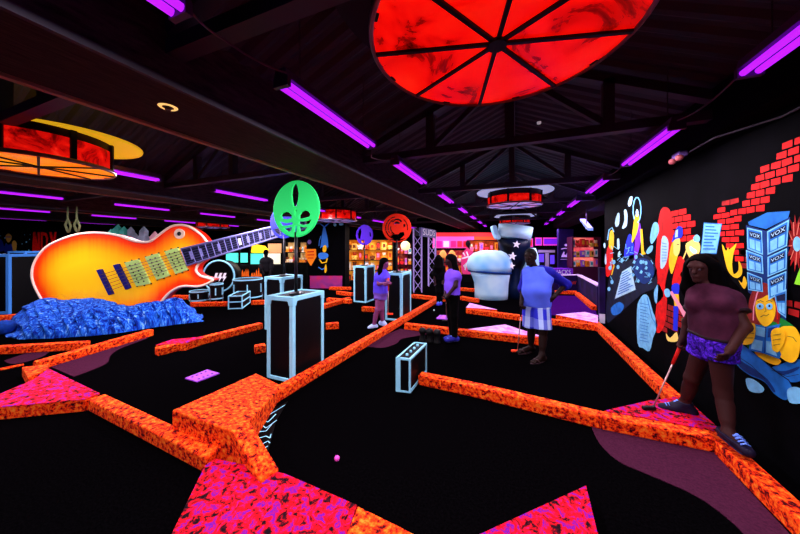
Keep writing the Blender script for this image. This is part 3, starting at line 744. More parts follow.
# ---- blue crumpled cloth mound round the guitar's foot
CLOTH = speckle('blue_crumpled_cloth', [(.34, (3, 10, 60)), (.43, (8, 40, 150)), (.52, (20, 84, 205)), (.60, (60, 135, 232)), (.69, (170, 210, 250))], 6, 6, dist=1.2, stretch=((2.6, 2.6, .38), (.5, .45, .2)))
prof = [(6, 333), (12, 322), (20, 312), (30, 303), (40, 299), (50, 297.5), (63, 300), (80, 299), (92, 297.5), (106, 300), (118, 304), (130, 306), (140, 304), (150, 302), (162, 301), (170, 298), (176, 297), (184, 301), (192, 308), (199, 315), (203, 321)]
base = [(6, 337), (20, 339.5), (50, 338.5), (90, 336), (120, 333), (150, 328), (180, 324), (203, 321.5)]
def ipl(P, x): return float(np.interp(x, [p[0] for p in P], [p[1] for p in P]))
NU, NV = 230, 44; vs = []; fs = []
from mathutils import noise as mn
for i in range(NU + 1):
    x = 6 + 197 * i / NU
    f0 = fl(x, ipl(base, x)); D0 = f0.dot(FWD)
    top = dp(x, ipl(prof, x), max(D0 + .3, GD - .42) if x < 178 else D0 + .5)
    bk = f0 + FWD * 0; 
    hz = max(.02, top.z)
    for j in range(NV + 1):
        v = j / NV
        if v < .75:
            a = v / .75; s_ = math.sin(a * PI / 2)
            dpt = a ** 1.6; zz = hz * (s_ ** .9)
        else:
            a = (v - .75) / .25; dpt = 1 + .45 * a; zz = hz * (1 - a ** 1.5)
        Dq = D0 + (max(.3, GD - .42 - D0) if x < 178 else .5) * dpt
        X, Y = ray(x, Dq); p = Vector((X, Y, zz))
        fold = math.sin((x * .55 + v * 9 + 2.2 * mn.noise(Vector((x * .06, v * 2, 0)))) * 1.0) 
        n1 = mn.noise(Vector((x * .10, v * 5, 1.7))) + .35 * mn.noise(Vector((x * .28 + v * 4, v * 9, 4.2)))
        k = min(1, 4 * v) * (1 if v < .75 else .3)
        p -= FWD * (k * (.055 * fold + .09 * n1)); p.z = max(.0, p.z + .05 * n1 * k * min(1, hz * 3))
        if j == NV: p.z = 0
        vs.append(p)
for i in range(NU):
    for j in range(NV):
        a = i * (NV + 1) + j; fs.append((a, a + NV + 1, a + NV + 2, a + 1))
m = MB(); m.add(vs, fs); tag(m.build('cloth_mound', CLOTH, smooth=True), 'crumpled blue cloth mound wrapped round the foot of the giant guitar', 'cloth')
m = MB(); p = fl(4, 334); m.ball((p.x, p.y, .13), (.16, .16, .14), 20, 12); tag(m.build('cloth_ball', mat('dim_blue_cloth', (16, 60, 150), .9, var=.4, vscale=20), smooth=True), 'small rounded blue cloth bundle at the end of the cloth mound', 'cloth')
# ================================================================ MURAL ON THE WALL (paint, in thin layers)
def paint(name, items, label):
    """items: (list of pixel points on the wall, material); later ones lie over earlier ones"""
    m = MB(); mats = []
    for i, (px, mt) in enumerate(items):
        if mt not in mats: mats.append(mt)
        m.face([wl(x, y, .002 + .0006 * i) for x, y in px], mats.index(mt))
    o = m.build(name, mats, wall_r); o['label'] = label
    return o
def cr(u0, v0, s, pts): return [(u0 + u / s, v0 + v / s) for u, v in pts]
def thick(px, w):
    """a painted stroke along pixels"""
    out = []
    L = []; R = []
    for i, p in enumerate(px):
        a = Vector(px[max(0, i - 1)]); b = Vector(px[min(len(px) - 1, i + 1)]); t = (b - a).normalized(); n = Vector((-t.y, t.x)) * w / 2
        L.append(tuple(Vector(p) + n)); R.append(tuple(Vector(p) - n))
    return L + R[::-1]
# -- the seated reader
S = lambda pts: smooth_px(cr(720, 280, 4.45, pts), 4)
hr = [(185, 12), (150, 40), (130, 90), (122, 165), (150, 200), (175, 200), (240, 185), (262, 195), (268, 120), (250, 55), (225, 25)]
reader = [(S([(225, 395), (260, 378), (356, 352), (390, 395), (372, 440), (330, 455), (290, 445), (250, 420)]), MBLUE),
  (S([(235, 402), (290, 405), (350, 385), (345, 400), (290, 422), (250, 415)]), DBLUE),
  (S([(58, 300), (92, 285), (150, 325), (205, 372), (255, 415), (305, 448), (322, 495), (292, 534), (240, 505), (200, 455), (135, 425), (85, 388), (56, 345)]), MBLUE),
  (S([(66, 330), (95, 360), (150, 395), (210, 440), (245, 492), (235, 496), (195, 448), (130, 418), (85, 382)]), DBLUE),
  (thick(cr(720, 280, 4.45, [(210, 374), (258, 414), (306, 446), (324, 480)]), 1.0), INK),
  (S([(108, 190), (150, 180), (250, 165), (300, 185), (335, 220), (300, 260), (262, 230), (262, 350), (200, 345), (150, 320), (118, 290)]), GREEN),
  (S([(155, 318), (195, 325), (268, 355), (255, 378), (215, 368), (170, 340)]), YEL),
  (S(hr), HAIRRED), (S([(160, 95), (160, 150), (178, 190), (205, 207), (235, 182), (247, 140), (242, 95), (215, 68), (188, 80)]), YEL),
  (thick(cr(720, 280, 4.45, [(185, 20), (165, 60), (150, 120), (148, 180)]), 1.2), PINKP), (thick(cr(720, 280, 4.45, [(222, 40), (245, 80), (255, 130), (255, 175)]), 1.0), RED),
  (S([(163, 112), (178, 103), (194, 112), (192, 126), (176, 131), (165, 125)]), LBLUE), (S([(206, 110), (222, 103), (234, 112), (230, 128), (216, 131), (207, 124)]), LBLUE),
  (S([(174, 112), (181, 112), (181, 121), (174, 121)]), INK), (S([(216, 111), (223, 111), (223, 120), (216, 120)]), INK),
  (thick(cr(720, 280, 4.45, [(166, 98), (180, 92), (194, 98)]), .6), INK), (thick(cr(720, 280, 4.45, [(206, 96), (220, 90), (232, 98)]), .6), INK),
  (thick(cr(720, 280, 4.45, [(180, 165), (195, 156), (205, 160), (218, 152)]), .7), INK), (thick(cr(720, 280, 4.45, [(200, 120), (205, 140), (196, 143)]), .5), INK),
  (S([(268, 215), (300, 205), (335, 212), (358, 262), (348, 340), (320, 368), (280, 352), (235, 305), (238, 268), (275, 275)]), YEL),
  (cr(720, 280, 4.45, [(150, 195), (205, 208), (270, 195), (240, 260), (272, 330), (265, 352), (195, 327), (128, 312), (135, 260), (155, 240)]), MBLUE),
  (cr(720, 280, 4.45, [(160, 205), (205, 215), (200, 255), (160, 245)]), LBLUE), (cr(720, 280, 4.45, [(215, 215), (255, 207), (232, 255), (212, 255)]), DBLUE), (cr(720, 280, 4.45, [(145, 262), (190, 272), (186, 318), (138, 305)]), LBLUE), (cr(720, 280, 4.45, [(205, 270), (232, 275), (255, 340), (205, 322)]), LBLUE),
  (thick(cr(720, 280, 4.45, [(203, 208), (198, 325)]), .8), DBLUE),
  (S([(78, 262), (108, 200), (150, 193), (158, 215), (155, 252), (140, 282), (100, 287)]), YEL), (S([(228, 228), (262, 212), (285, 225), (290, 265), (262, 318), (235, 312), (230, 285)]), YEL)]
for a in ([(118, 215), (150, 218)], [(112, 235), (152, 238)], [(110, 258), (148, 258)], [(235, 245), (272, 240)], [(235, 268), (270, 262)], [(238, 290), (268, 285)], [(300, 250), (325, 255), (340, 275)], [(80, 340), (140, 380), (200, 440)], [(230, 400), (300, 430), (350, 420)]):
    reader.append((thick(cr(720, 280, 4.45, a), .55), INK))
reader += [(S([(115, 440), (150, 443), (195, 480), (182, 502), (130, 492)]), LBLUE), (S([(300, 488), (340, 476), (375, 500), (370, 545), (310, 545)]), LBLUE)]
paint('painted_reader', reader, 'painted long haired reader in a green shirt sitting with a blue book')
# -- amplifier stack
st = [([(746, 225), (766, 231), (790, 217), (788, 262), (787, 292), (786, 322), (748, 292)], DBLUE), ([(748, 222), (767, 212.5), (790, 211), (788, 218), (766, 229), (749, 225)], MBLUE)]
lf = [[(747, 227.5), (762, 231), (763, 255), (747.5, 249)], [(746, 250), (762.5, 256), (763.5, 274), (747, 270)], [(747, 272), (762, 278), (763, 292), (748, 290)]]
rt = [[(767, 231.5), (789, 219.5), (787, 246), (767.5, 255)], [(767.5, 257), (787, 248), (786.5, 269), (767.5, 277)], [(767.5, 279), (786.5, 271), (785.5, 291), (768.5, 300)], [(774, 294), (786.5, 289), (786, 318), (778, 312)]]
def bil(q, u, v): 
    a, b, c, d = (Vector(k) for k in q); return tuple(a.lerp(b, u).lerp(d.lerp(c, u), v))
def sub(q, u0, v0, u1, v1): return [bil(q, u0, v0), bil(q, u1, v0), bil(q, u1, v1), bil(q, u0, v1)]
for q in lf + rt:
    st += [(q, LBLUE), (sub(q, .06, .06, .94, .94), MBLUE), (sub(q, .14, .14, .88, .40), NAVY), (sub(q, .15, .48, .85, .9), LBLUE), (sub(q, .48, .46, .54, .92), MBLUE)]
paint('painted_amplifier_stack', st, 'painted stack of light blue amplifiers beside the reader')
vox = text('VOX', 1.0, .0)
for q in lf + rt[:3]:
    a, b, c, d = (wl(*p, .022) for p in sub(q, .2, .18, .82, .37))
    o = a.lerp(c, .5); xd = (b - a) / 2.0; yd = (a - d) / .8
    v2 = [o + xd * v.x + yd * v.y for v in vox[0]]
    m = MB(); m.add(v2, vox[1]); m.build('painted_lettering', PBLUE, wall_r)
# -- brickwork
def bricks(poly, mt_ix, m, yr=(0, 8), zr=(0, 2.7), w=.115, h=.055):
    P = np.array(poly)
    r = 0; z = zr[0]
    while z < zr[1]:
        y = yr[0] + (w / 2 if r % 2 else 0)
        while y < yr[1]:
            px = proj(Vector((WX, y + w / 2, z + h / 2)))
            if 560 < px[0] < 830 and inside(np.array([px[0]]), np.array([px[1]]), P)[0]:
                j = random.uniform(-.004, .004); g = .007
                m.face([(WX - .0016, y + g, z + g + j), (WX - .0016, y + w - g, z + g - j), (WX - .0016, y + w - g + j, z + h - g), (WX - .0016, y + g + j, z + h - g)], mt_ix)
            y += w
        z += h; r += 1
m = MB()
bricks([(802, 128), (802, 170), (775, 192), (770, 207), (745, 213), (735, 224), (731, 216), (743, 200), (757, 180), (768, 164), (785, 143)], 0, m, w=.10, h=.062)
bricks([(714, 214), (724, 208), (734, 212), (740, 228), (747, 246), (748, 264), (736, 262), (726, 244), (716, 226)], 0, m, w=.12, h=.058)
bricks([(742, 252), (756, 250), (756, 268), (742, 268)], 1, m, w=.12, h=.058)
bricks([(718, 200), (736, 194), (738, 201), (720, 208)], 1, m, w=.12, h=.058)
bricks([(671, 209), (678, 206), (687, 210), (695, 217), (696, 242), (684, 245), (671, 240)], 0, m, w=.18, h=.08)
bricks([(664, 306), (692, 306), (692, 330), (664, 330)], 1, m, w=.18, h=.08)
bricks([(785, 298), (802, 294), (802, 320), (787, 314)], 1, m, w=.1, h=.06)
o = m.build('painted_brickwork', [RED, DRED], wall_r); o['label'] = 'painted patches of glowing red bricks'
# -- red column and sheets of music
rc = [(smooth_px([(659.5, 214), (664.5, 207), (671, 213), (672.5, 240), (670, 262), (665, 285), (667, 300), (664.5, 325), (657, 333), (655.5, 315), (658, 290), (655.5, 265), (657, 240)], 3), RED), (thick([(662, 220), (664, 240)], .6), DRED), (smooth_px([(661.5, 240), (665, 236), (668.5, 243), (666.5, 262), (660.5, 268)], 3), PBLUE)]
for i in range(7): rc.append((thick([(662, 243 + i * 3), (666.6, 244 + i * 2.8)], .5), MBLUE))
paint('painted_red_guitar', rc, 'painted tall red shape with a pale blue sheet')
def sheet(q, n, label, c=PBLUE, curl=0):
    it = [(q, MBLUE), (sub(q, .03, .03, .97, .97), c)]
    for i in range(n):
        v = .1 + .82 * i / n; it.append((sub(q, .12, v, .62 + .26 * ((i * 7) % 5) / 4, v + .32 / n), MBLUE))
    paint('painted_sheet', it, label)
sheet([(622, 271), (631, 265.5), (636.5, 290), (614, 300)], 9, 'painted pale sheet with lines above the blue hill')
sheet([(703.8, 222.5), (722, 223.6), (716.5, 254), (700.5, 254)], 8, 'painted light blue note sheet above the yellow hand', LBLUE)
p2s = [(smooth_px([(637, 309), (640, 299), (644, 294.5), (648.5, 297), (653, 312), (657.5, 325), (653, 338), (649.5, 351), (643, 348), (637.5, 343)], 3), LBLUE), (thick([(647, 297), (652, 318), (657, 326)], .7), MBLUE)]
for i in range(13): p2s.append((thick([(640, 303 + 3.1 * i), (649 - (i % 3), 305 + 3.1 * i)], .55), MBLUE))
paint('painted_sheet', p2s, 'painted curled blue sheet near the floor')
paint('painted_sheet', [(smooth_px([(654, 292.5), (658, 284), (661, 288), (663.5, 296), (656, 303.5)], 3), LBLUE)], 'small painted blue scrap')
paint('painted_sheet', [(smooth_px([(643.5, 276), (651, 272), (657, 269), (655, 277), (650, 280), (645, 279)], 3), LBLUE), (smooth_px([(650, 238), (653, 224), (657.5, 223), (659, 231), (655, 240), (651.5, 244)], 3), LBLUE), (smooth_px([(646, 252), (650, 246), (653, 246), (652, 251), (648, 254)], 3), LBLUE)], 'painted fluttering scraps')
# -- yellow flame hand
paint('painted_flame_hand', [(smooth_px([(722, 244), (726, 251), (728, 247), (729.5, 249.5), (736.5, 243.5), (733.6, 253), (732, 264), (733.8, 274), (738.5, 270), (738.5, 261), (741.5, 266), (742, 274), (737, 278), (731, 275), (727, 268), (724, 256)], 3), YEL), (smooth_px([(738.5, 280), (742, 283), (744, 276), (747, 283), (744, 289)], 3), YEL)], 'painted yellow flame shaped hand')
# -- figures
paint('painted_musician', [
  (smooth_px([(674, 272), (676, 262), (680, 256), (685, 262), (682, 275), (679.5, 285), (672, 286)], 3), RED), (smooth_px([(672, 285), (679, 284), (678, 296), (672.5, 295)], 3), ROYAL),
  ([(673.5, 294), (678.5, 294), (680, 307), (674.5, 307)], YEL), ([(673.5, 306), (678.5, 306), (677.5, 331), (673, 330)], ROYAL), (smooth_px([(666, 333), (670, 338), (676.5, 332), (677.5, 341), (668, 341)], 3), PYEL),
  ([(669.5, 292), (672, 291), (689, 317), (685.5, 320.5)], PINKP), ([(681, 318.5), (689, 317.5), (683.5, 327)], GREEN), (smooth_px([(664, 291), (667, 288.5), (670, 291), (670, 296), (666, 297)], 3), LBLUE),
  (smooth_px([(669, 258), (672, 243), (677, 240), (679, 250), (676, 262), (672, 274), (669.5, 268)], 3), YEL), (smooth_px([(674, 240), (679.5, 238), (680, 250), (677, 256), (673.5, 253)], 3), PYEL),
  (smooth_px([(671.8, 242), (674.6, 232.6), (678, 226.4), (682.5, 228), (682, 237), (675.7, 239)], 3), ROYAL), ([(674.8, 237.5), (675.6, 231), (678, 229), (677.8, 237)], PBLUE), (thick([(677, 244.5), (679, 244.5)], .8), INK),
  (thick([(680.5, 275), (684, 268), (685.5, 285)], 1.2), PYEL)], 'painted figure in a blue cap and red shirt holding a pink necked instrument')
paint('painted_musician', [
  (smooth_px([(682, 275), (690, 261), (692, 278), (688.5, 294), (682, 293)], 3), LBLUE), (smooth_px([(685.5, 245.5), (689, 241.5), (695, 239), (700, 245), (698.8, 254), (692.6, 261), (687.5, 254)], 3), PYEL),
  (smooth_px([(690, 246), (694, 248.5), (697, 251), (695, 254), (690.5, 251)], 3), PBLUE), (smooth_px([(693.5, 237), (697, 234.5), (700, 238), (698.5, 242), (694, 241)], 3), LBLUE), (thick([(683, 259), (688, 247)], 1.3), PYEL)], 'painted pale yellow figure behind the woman')
paint('painted_musician', [
  (smooth_px([(624, 257), (628, 236), (632, 237), (634.5, 257)], 3), ROYAL), (smooth_px([(634, 257.5), (636, 229.5), (640, 223), (641, 240), (636, 259)], 3), PURPLE),
  (smooth_px([(631.5, 241), (634.5, 218), (637, 213), (639, 217), (638, 229.5), (634, 240)], 3), YEL), ([(640, 229), (642.3, 229), (644, 251), (646, 254), (641.5, 255)], YEL),
  (smooth_px([(635.5, 213), (637, 209), (638.5, 213), (637, 217)], 3), PBLUE)] + [(thick([(634 + 4 * math.cos(a) + 3, 210 + 13 * math.sin(a)), (637 + 4 * math.cos(a + .6), 210 + 13 * math.sin(a + .6))], 1.0), LBLUE) for a in [PI * .75 + i * .52 for i in range(10)]], 'painted figure in a blue cape and purple robe with wild pale hair')
paint('painted_musician', [(smooth_px([(606, 276), (607, 249), (612, 246), (612.5, 270)], 3), RED), (smooth_px([(609, 247), (609.5, 234), (612, 230), (614, 236), (613, 249)], 3), YEL), (thick([(607.5, 240), (609, 230), (612, 227.5), (614, 232)], 1.0), LBLUE), (thick([(612, 258), (614, 266), (611.5, 275)], 1.1), YEL)], 'small painted figure in red at the wall end')
paint('painted_scrap', [(smooth_px(p, 3), PBLUE) for p in ([(628, 203), (630, 197), (632.5, 197), (631.5, 204), (629, 206.5)], [(615, 222), (617.5, 213.5), (619.5, 214), (619, 224), (616, 227)], [(624, 211), (626, 209.5), (627.5, 216), (626.5, 226), (622, 228.5), (624.5, 220)], [(617, 240), (619, 239), (619.5, 248), (617.5, 249)], [(603.5, 244), (605, 243), (605.5, 247), (604, 248)], [(605, 256), (606, 254), (606.5, 263), (605, 264)], [(618, 253), (620, 251), (620, 256), (618, 257)])], 'painted pale blue flying scraps')
hill = [(smooth_px([(606.5, 300), (610, 275), (618, 262), (628, 256), (642, 254), (654, 262), (657, 285), (642, 294), (628, 306), (614, 318), (607, 322)], 4), mat('hill_paint', (8, 18, 46), .9, var=.7, vscale=6)), (smooth_px([(633, 266), (640, 258), (651, 262), (654, 274), (645, 284), (637, 278)], 4), DBLUE), (smooth_px([(611, 308), (619, 302), (624, 306), (620, 313), (613, 315)], 4), MBLUE)]
for k in ((610, 268), (614, 262), (618, 267), (622, 260), (641, 262), (646, 263), (636, 257), (612, 282), (609, 289)):
    hill.append((ell(k[0], k[1], 1.6, 2.2, 8), LBLUE))
for k in ((637, 268), (641, 272), (646, 268), (649, 275), (633, 275), (638, 281), (643, 262), (634, 262)):
    hill.append(([(k[0] - 1.6, k[1] + 1), (k[0], k[1] - 2.2), (k[0] + 1.8, k[1] - .6), (k[0] + .8, k[1] + 1.8)], LBLUE))
for i in range(34):
    a = random.uniform(0, PI); x = random.uniform(610, 655); y = random.uniform(248, 284); hill.append((thick([(x, y), (x + 4 * math.cos(a), y - 5 * math.sin(a))], .6), LBLUE))
paint('painted_hill', hill, 'painted dark blue rocky hill with pale scraps')
sp = [(796 + (13 if i % 2 else 7) * math.cos(2 * PI * i / 26) * .8, 243 + (29 if i % 2 else 18) * math.sin(2 * PI * i / 26)) for i in range(26)]
paint('painted_splat', [(sp, DRED)] + [(thick([(796 + 4 * math.cos(a), 243 + 8 * math.sin(a)), (796 + 8.5 * math.cos(a + .2), 243 + 22 * math.sin(a + .2))], .9), mat('salmon_paint', (215, 110, 90))) for a in [k * .7 for k in range(9)]] + [(ell(797, 244, 4, 7.5, 16), LBLUE), ([(794, 284), (800, 268), (806, 272), (803, 286)], LIME)], 'painted red spiky splat with a light blue eye')

# ================================================================ SPEAKER CABINETS, DRUM KIT, BACKDROP
def cabinet(x0, x1, D, zt, dep, label):
    a = dp(x0, 250, D); b = dp(x1, 250, D); a.z = b.z = 0
    t = thing('speaker_cabinet', (a + b) / 2, label, 'amplifier', 'amplifiers beside the guitar')
    ux = (b - a).normalized(); uy = Vector((-ux.y, ux.x, 0)); L = (b - a).length; w = .07
    def bx(name, mt, p0, p1):
        q = [a + ux * i + uy * j for i, j in ((p0[0], p0[1]), (p1[0], p0[1]), (p1[0], p1[1]), (p0[0], p1[1]))]
        m = MB(); m.hexa([Vector((p.x, p.y, p0[2])) for p in q], [Vector((p.x, p.y, p1[2])) for p in q]); m.build(name, mt, t)
    bx('body', SOFT, (.01, .01, .01), (L - .01, dep, zt - .01))
    for i in (0, L - w): bx('edge', EDGEB, (i, -.01, 0), (i + w, .05, zt))
    bx('edge', EDGEB, (w, -.01, zt - w), (L - w, .05, zt)); bx('edge', EDGEB, (w, -.01, 0), (L - w, .05, w))
    bx('edge', EDGEB, (0, .05, zt - w), (w, dep, zt)); bx('edge', EDGEB, (L - w, .05, zt - w), (L, dep, zt))
    c = a + ux * L / 2 - uy * .005; c.z = zt * .5
    M = Matrix((ux, UP, -uy)).transposed()
    r = min(L * .32, zt * .25)
    for zc in (zt * .3, zt * .7):
        m = MB(); m.lathe([(r * .2, -.03), (r * .9, .0), (r, .012), (r * 1.04, 0)], Vector((c.x, c.y, zc)), 24, 0, M); m.build('speaker_cone', DGREY, t, smooth=True)
    return t
cabinet(-42, 9, 7.2, 1.52, .6, 'black speaker cabinet with a bright blue frame, the one closer to the golf course')
cabinet(8, 25.5, 11.6, 1.53, .6, 'black speaker cabinet with blue frame behind the other, beside the red letters')
# backdrop behind the stage
def panel(name, x0, x1, y0, y1, D, th, mt, label, cat, parent=None):
    a = dp(x0, y1, D); b = dp(x1, y1, D); c = dp(x0, y0, D); zt = c.z; zb = max(0, a.z)
    m = MB(); q = [Vector((a.x, a.y, 0)), Vector((b.x, b.y, 0)), Vector((b.x, b.y, 0)) + FWD * th, Vector((a.x, a.y, 0)) + FWD * th]
    m.hexa([Vector((p.x, p.y, zb)) for p in q], [Vector((p.x, p.y, zt)) for p in q])
    if parent is not None: return m.build(name, mt, parent)
    return tag(m.build(name, mt), label, cat)
bd = dp(30, 300, 13.0); bd.z = 0
t = thing('stage_backdrop', bd, 'black stage backdrop painted with stars, red letters and two small busts', 'backdrop')
panel('board', -22, 64, 225, 400, 13.0, .1, BLACKWALL, '', '', t)
def dpoly(name, polys, D, mt, t, off=.012):
    m = MB()
    for i, p in enumerate(polys): m.face([dp(x, y, D) - FWD * off for x, y in p])
    return m.build(name, mt, t)
random.seed(3)
stars = [ell(random.uniform(-20, 31), random.uniform(233, 252), *[random.choice((.35, .5, .8))] * 2, 6) for _ in range(46)]
dpoly('star_pattern', stars, 13.0, LBLUE, t)
aird = [[(33.5, 232), (36, 232), (36.5, 275), (31, 275)], [(34.6, 232), (36, 232), (43, 275), (38.5, 275)], [(38, 232), (40.2, 232), (40.2, 270), (38, 270)], [(41, 232), (43, 232), (43, 268), (41, 268)], [(43, 232), (47, 233), (48.5, 238), (47.5, 246), (46, 246), (46.5, 239), (45.5, 235.5), (43, 235.5)], [(44.5, 246), (47, 246), (51, 268), (48, 268)], [(49.5, 232), (52, 232), (53.5, 240), (55, 232), (57, 232), (54.5, 246), (54.5, 262), (52.5, 262), (52.5, 246)]]
dpoly('red_lettering', aird, 13.0, RED, t)
dpoly('painted_bust', [smooth_px([(6, 236), (9, 233.5), (12, 236), (11.5, 240), (9, 242.5), (6.8, 240)], 3), smooth_px([(12.5, 243), (14.5, 240.5), (17, 243), (16.5, 250), (13, 250)], 3)], 13.0, mat('ochre_paint', (225, 170, 70)), t, .016)
dpoly('painted_bust_dress', [smooth_px([(-8, 251), (-6, 240), (1, 239), (4, 244), (4, 251)], 3), smooth_px([(5, 252), (6, 243.5), (9, 245), (12, 244), (13, 252)], 3), thick([(6.5, 237), (11.6, 237)], .9)], 13.0, mat('dusk_blue_paint', (20, 40, 150)), t, .02)
# teal crystal rock and pale driftwood behind the guitar
t = thing('crystal_rock', dp(125, 300, 9.5) * 1, 'jagged teal and grey crystal rock rising behind the guitar body', 'rock')
t['_loc'] = tuple(t.location)
TEAL = mat('teal_crystal', (70, 190, 170), .5, var=.3, vscale=4); PGR = mat('pale_grey_crystal', (140, 155, 175), .5, var=.4, vscale=4)
for (x, y, w, tl, mt) in ((112, 229, 5, -1, TEAL), (117, 224, 6, 1, TEAL), (122, 226, 5, 2, TEAL), (128, 230, 5, 5, PGR), (135, 231, 6, 8, PGR), (141, 226, 5, 3, PGR), (150, 231, 6, -6, PGR), (158, 231, 6, -3, mat('rose_crystal', (200, 150, 160), .5)), (133, 226.5, 4, -2, PGR)):
    b0 = dp(x, 262, 9.5); tp = dp(x + tl, y, 9.5); b0.z = .3; r = w / F * 9.5
    m = MB(); n = 6; ring = [b0 + RIGHT * (r * math.cos(k * PI / 3)) + FWD * (r * math.sin(k * PI / 3)) for k in range(n)]; ring2 = [tp - Vector((0, 0, r)) + RIGHT * (r * .8 * math.cos(k * PI / 3 + .2)) + FWD * (r * .8 * math.sin(k * PI / 3 + .2)) for k in range(n)]
    m.add(ring + ring2 + [tp], [(k, (k + 1) % n, n + (k + 1) % n, n + k) for k in range(n)] + [(n + k, n + (k + 1) % n, 2 * n) for k in range(n)] + [tuple(range(n))]); m.build('crystal', mt, t)
m = MB(); q = [dp(x, 260, d) for x, d in ((106, 9.1), (166, 9.1), (166, 9.9), (106, 9.9))]; m.hexa([(p.x, p.y, 0) for p in q], [(p.x, p.y, .32) for p in q]); m.build('plinth', BLACK, t)
# hanging forked ropes
ROPE = mat('pale_green_rope', (88, 96, 62), .8)
for x, lb in ((68, 'pale green forked rope hanging over the guitar, beside the backdrop'), (77, 'pale green forked rope hanging over the guitar, beside the crystals')):
    D = 7.0; a = dp(x, 213, D); a.z = 2.69
    b = dp(x + .6, 221, D); m = MB()
    m.tube([a, dp(x - .6, 217, D), b], .018, 6); m.tube([dp(x, 219, D), dp(x - 2.8, 225, D), dp(x - 1, 230, D), dp(x + .6, 232.5, D)], .024, 6); m.tube([b, dp(x + 2.8, 226, D), dp(x + 1, 232, D)], .022, 6)
    tag(m.build('hanging_rope', ROPE, smooth=True), lb, 'rope', 'forked hanging ropes')
# drum kit
DD = 9.0
def zz(y, D=DD): return H + (HY - y) / F * D
DD = 9.6
kc = dp(219, 277, DD)
MR = Matrix((RIGHT, UP, -FWD)).transposed()
t = thing('bass_drum', Vector((kc.x, kc.y, 0)), 'black bass drum with a pale hoop and three white zigzag bolts', 'drum')
kc.z = zz(278); r = 15.5 / F * DD
m = MB(); m.lathe([(r * .98, 0), (r * .98, -.45)], kc, 40, 0, MR); m.build('shell', SOFT, t, smooth=True)
m = MB(); m.tube([kc - FWD * .01 + RIGHT * (r * math.cos(a)) + UP * (r * math.sin(a)) for a in [2 * PI * k / 40 for k in range(41)]], .028, 8, cap=False); m.build('hoop', EDGE, t, smooth=True)
m = MB(); m.lathe([(0, .004), (r * .96, .004)], kc, 40, 0, MR); m.build('drum_head', BLACK, t)
m = MB()
for k in range(3):
    x = 214.5 + 4.2 * k; m.face([dp(a, b, DD) - FWD * .02 for a, b in ((x + 1.5, 273), (x + 4, 273), (x + 2.6, 276.5), (x + 4.2, 276.5), (x + .2, 282), (x + 1.2, 278.2), (x - .5, 278.2))])
m.build('bolt_logo', WHITE, t)
for sg in (-1, 1):
    m = MB(); m.tube([kc + RIGHT * sg * r * .8 - UP * r * .5 + FWD * .2, Vector((kc.x, kc.y, 0)) + RIGHT * sg * r * 1.1 + FWD * .1], .02, 6); m.build('spur_leg', GREY, t)
def tom(x, y0, y1, w, D, label, legs=3):
    c = dp(x, y1, D); r = w / 2 / F * D; zt = zz(y0, D); zb = zz(y1, D)
    if zb < .12: zb = .12
    t = thing('tom_drum', Vector((c.x, c.y, 0)), label, 'drum')
    c.z = 0
    m = MB(); m.lathe([(r * .97, zb), (r * .97, zt)], c, 28); m.build('shell', SOFT, t, smooth=False)
    for z in (zb, zt):
        m = MB(); m.lathe([(r * .94, z - .02), (r, z - .02), (r, z + .02), (r * .94, z + .02), (r * .94, z - .02)], c, 28, cap=False); m.build('hoop', EDGE, t)
    for k in range(6):
        a = k * PI / 3 + .3; m = MB(); m.box(c + Vector((math.cos(a) * r, math.sin(a) * r, (zb + zt) / 2)), (.025, .025, (zt - zb) * .5)); m.build('lug', EDGE, t)
    for k in range(legs):
        a = k * 2 * PI / 3 + .5; m = MB(); m.tube([c + Vector((math.cos(a) * r, math.sin(a) * r, 0)), c + Vector((math.cos(a) * r, math.sin(a) * r, zb + .1))], .012, 6); m.build('leg', GREY, t)
tom(248, 279, 297, 27, 9.2, 'wide floor tom with pale hoops beside the small open case')
tom(200, 291, 302, 18, 8.6, 'low tom drum closest to the guitar body')
tom(216.5, 284, 298, 12, 8.5, 'small tom drum in front of the bass drum')
t = thing('equipment_case', fl(239, 309), 'small open black case with pale edges on the stage edge', 'case')
a, b, c = fl(228.5, 309.5), fl(242, 309), fl(250, 303); d = a + (c - b); hz = .36
for nm, mt, z0, z1, ins in (('body', SOFT, .01, hz - .03, .02),):
    m = MB(); ce = (a + c) / 2; q = [ce + (p - ce) * .96 for p in (a, b, c, d)]; m.prism(q, z0, z1); m.build(nm, mt, t)
for p in (a, b, c, d):
    m = MB(); m.tube([(p.x, p.y, 0), (p.x, p.y, hz)], .018, 6); m.build('corner_edge', EDGE, t)
for z in (.018, hz * .55, hz):
    m = MB(); m.tube([Vector((p.x, p.y, z)) for p in (a, b, c, d, a)], .018, 6, cap=False); m.build('edge', EDGE, t)
# flame panels
for i, (x0, x1) in enumerate(((240, 249), (251.5, 262))):
    D = 10.5; t = thing('flame_panel', dp((x0 + x1) / 2, 276, D), ['low black panel painted with flames beside the silhouetted visitor', 'low black panel painted with flames, the one closer to the bass drum'][1 - i], 'panel', None)
    panel('board', x0, x1, 266, 310, D, .05, BLACK, '', '', t)
    fl_ = []
    for k in range(5):
        x = x0 + .8 + (x1 - x0 - 1.6) * k / 4; hgt = random.uniform(4, 9); fl_.append([(x - 1.2, 276.5), (x - .9, 276.5 - hgt * .5), (x - .1, 276.5 - hgt), (x + .6, 276.5 - hgt * .55), (x + 1.2, 276.5)])
    dpoly('flame_pattern', fl_, D, mat('flame_paint', (255, 110, 20)), t)

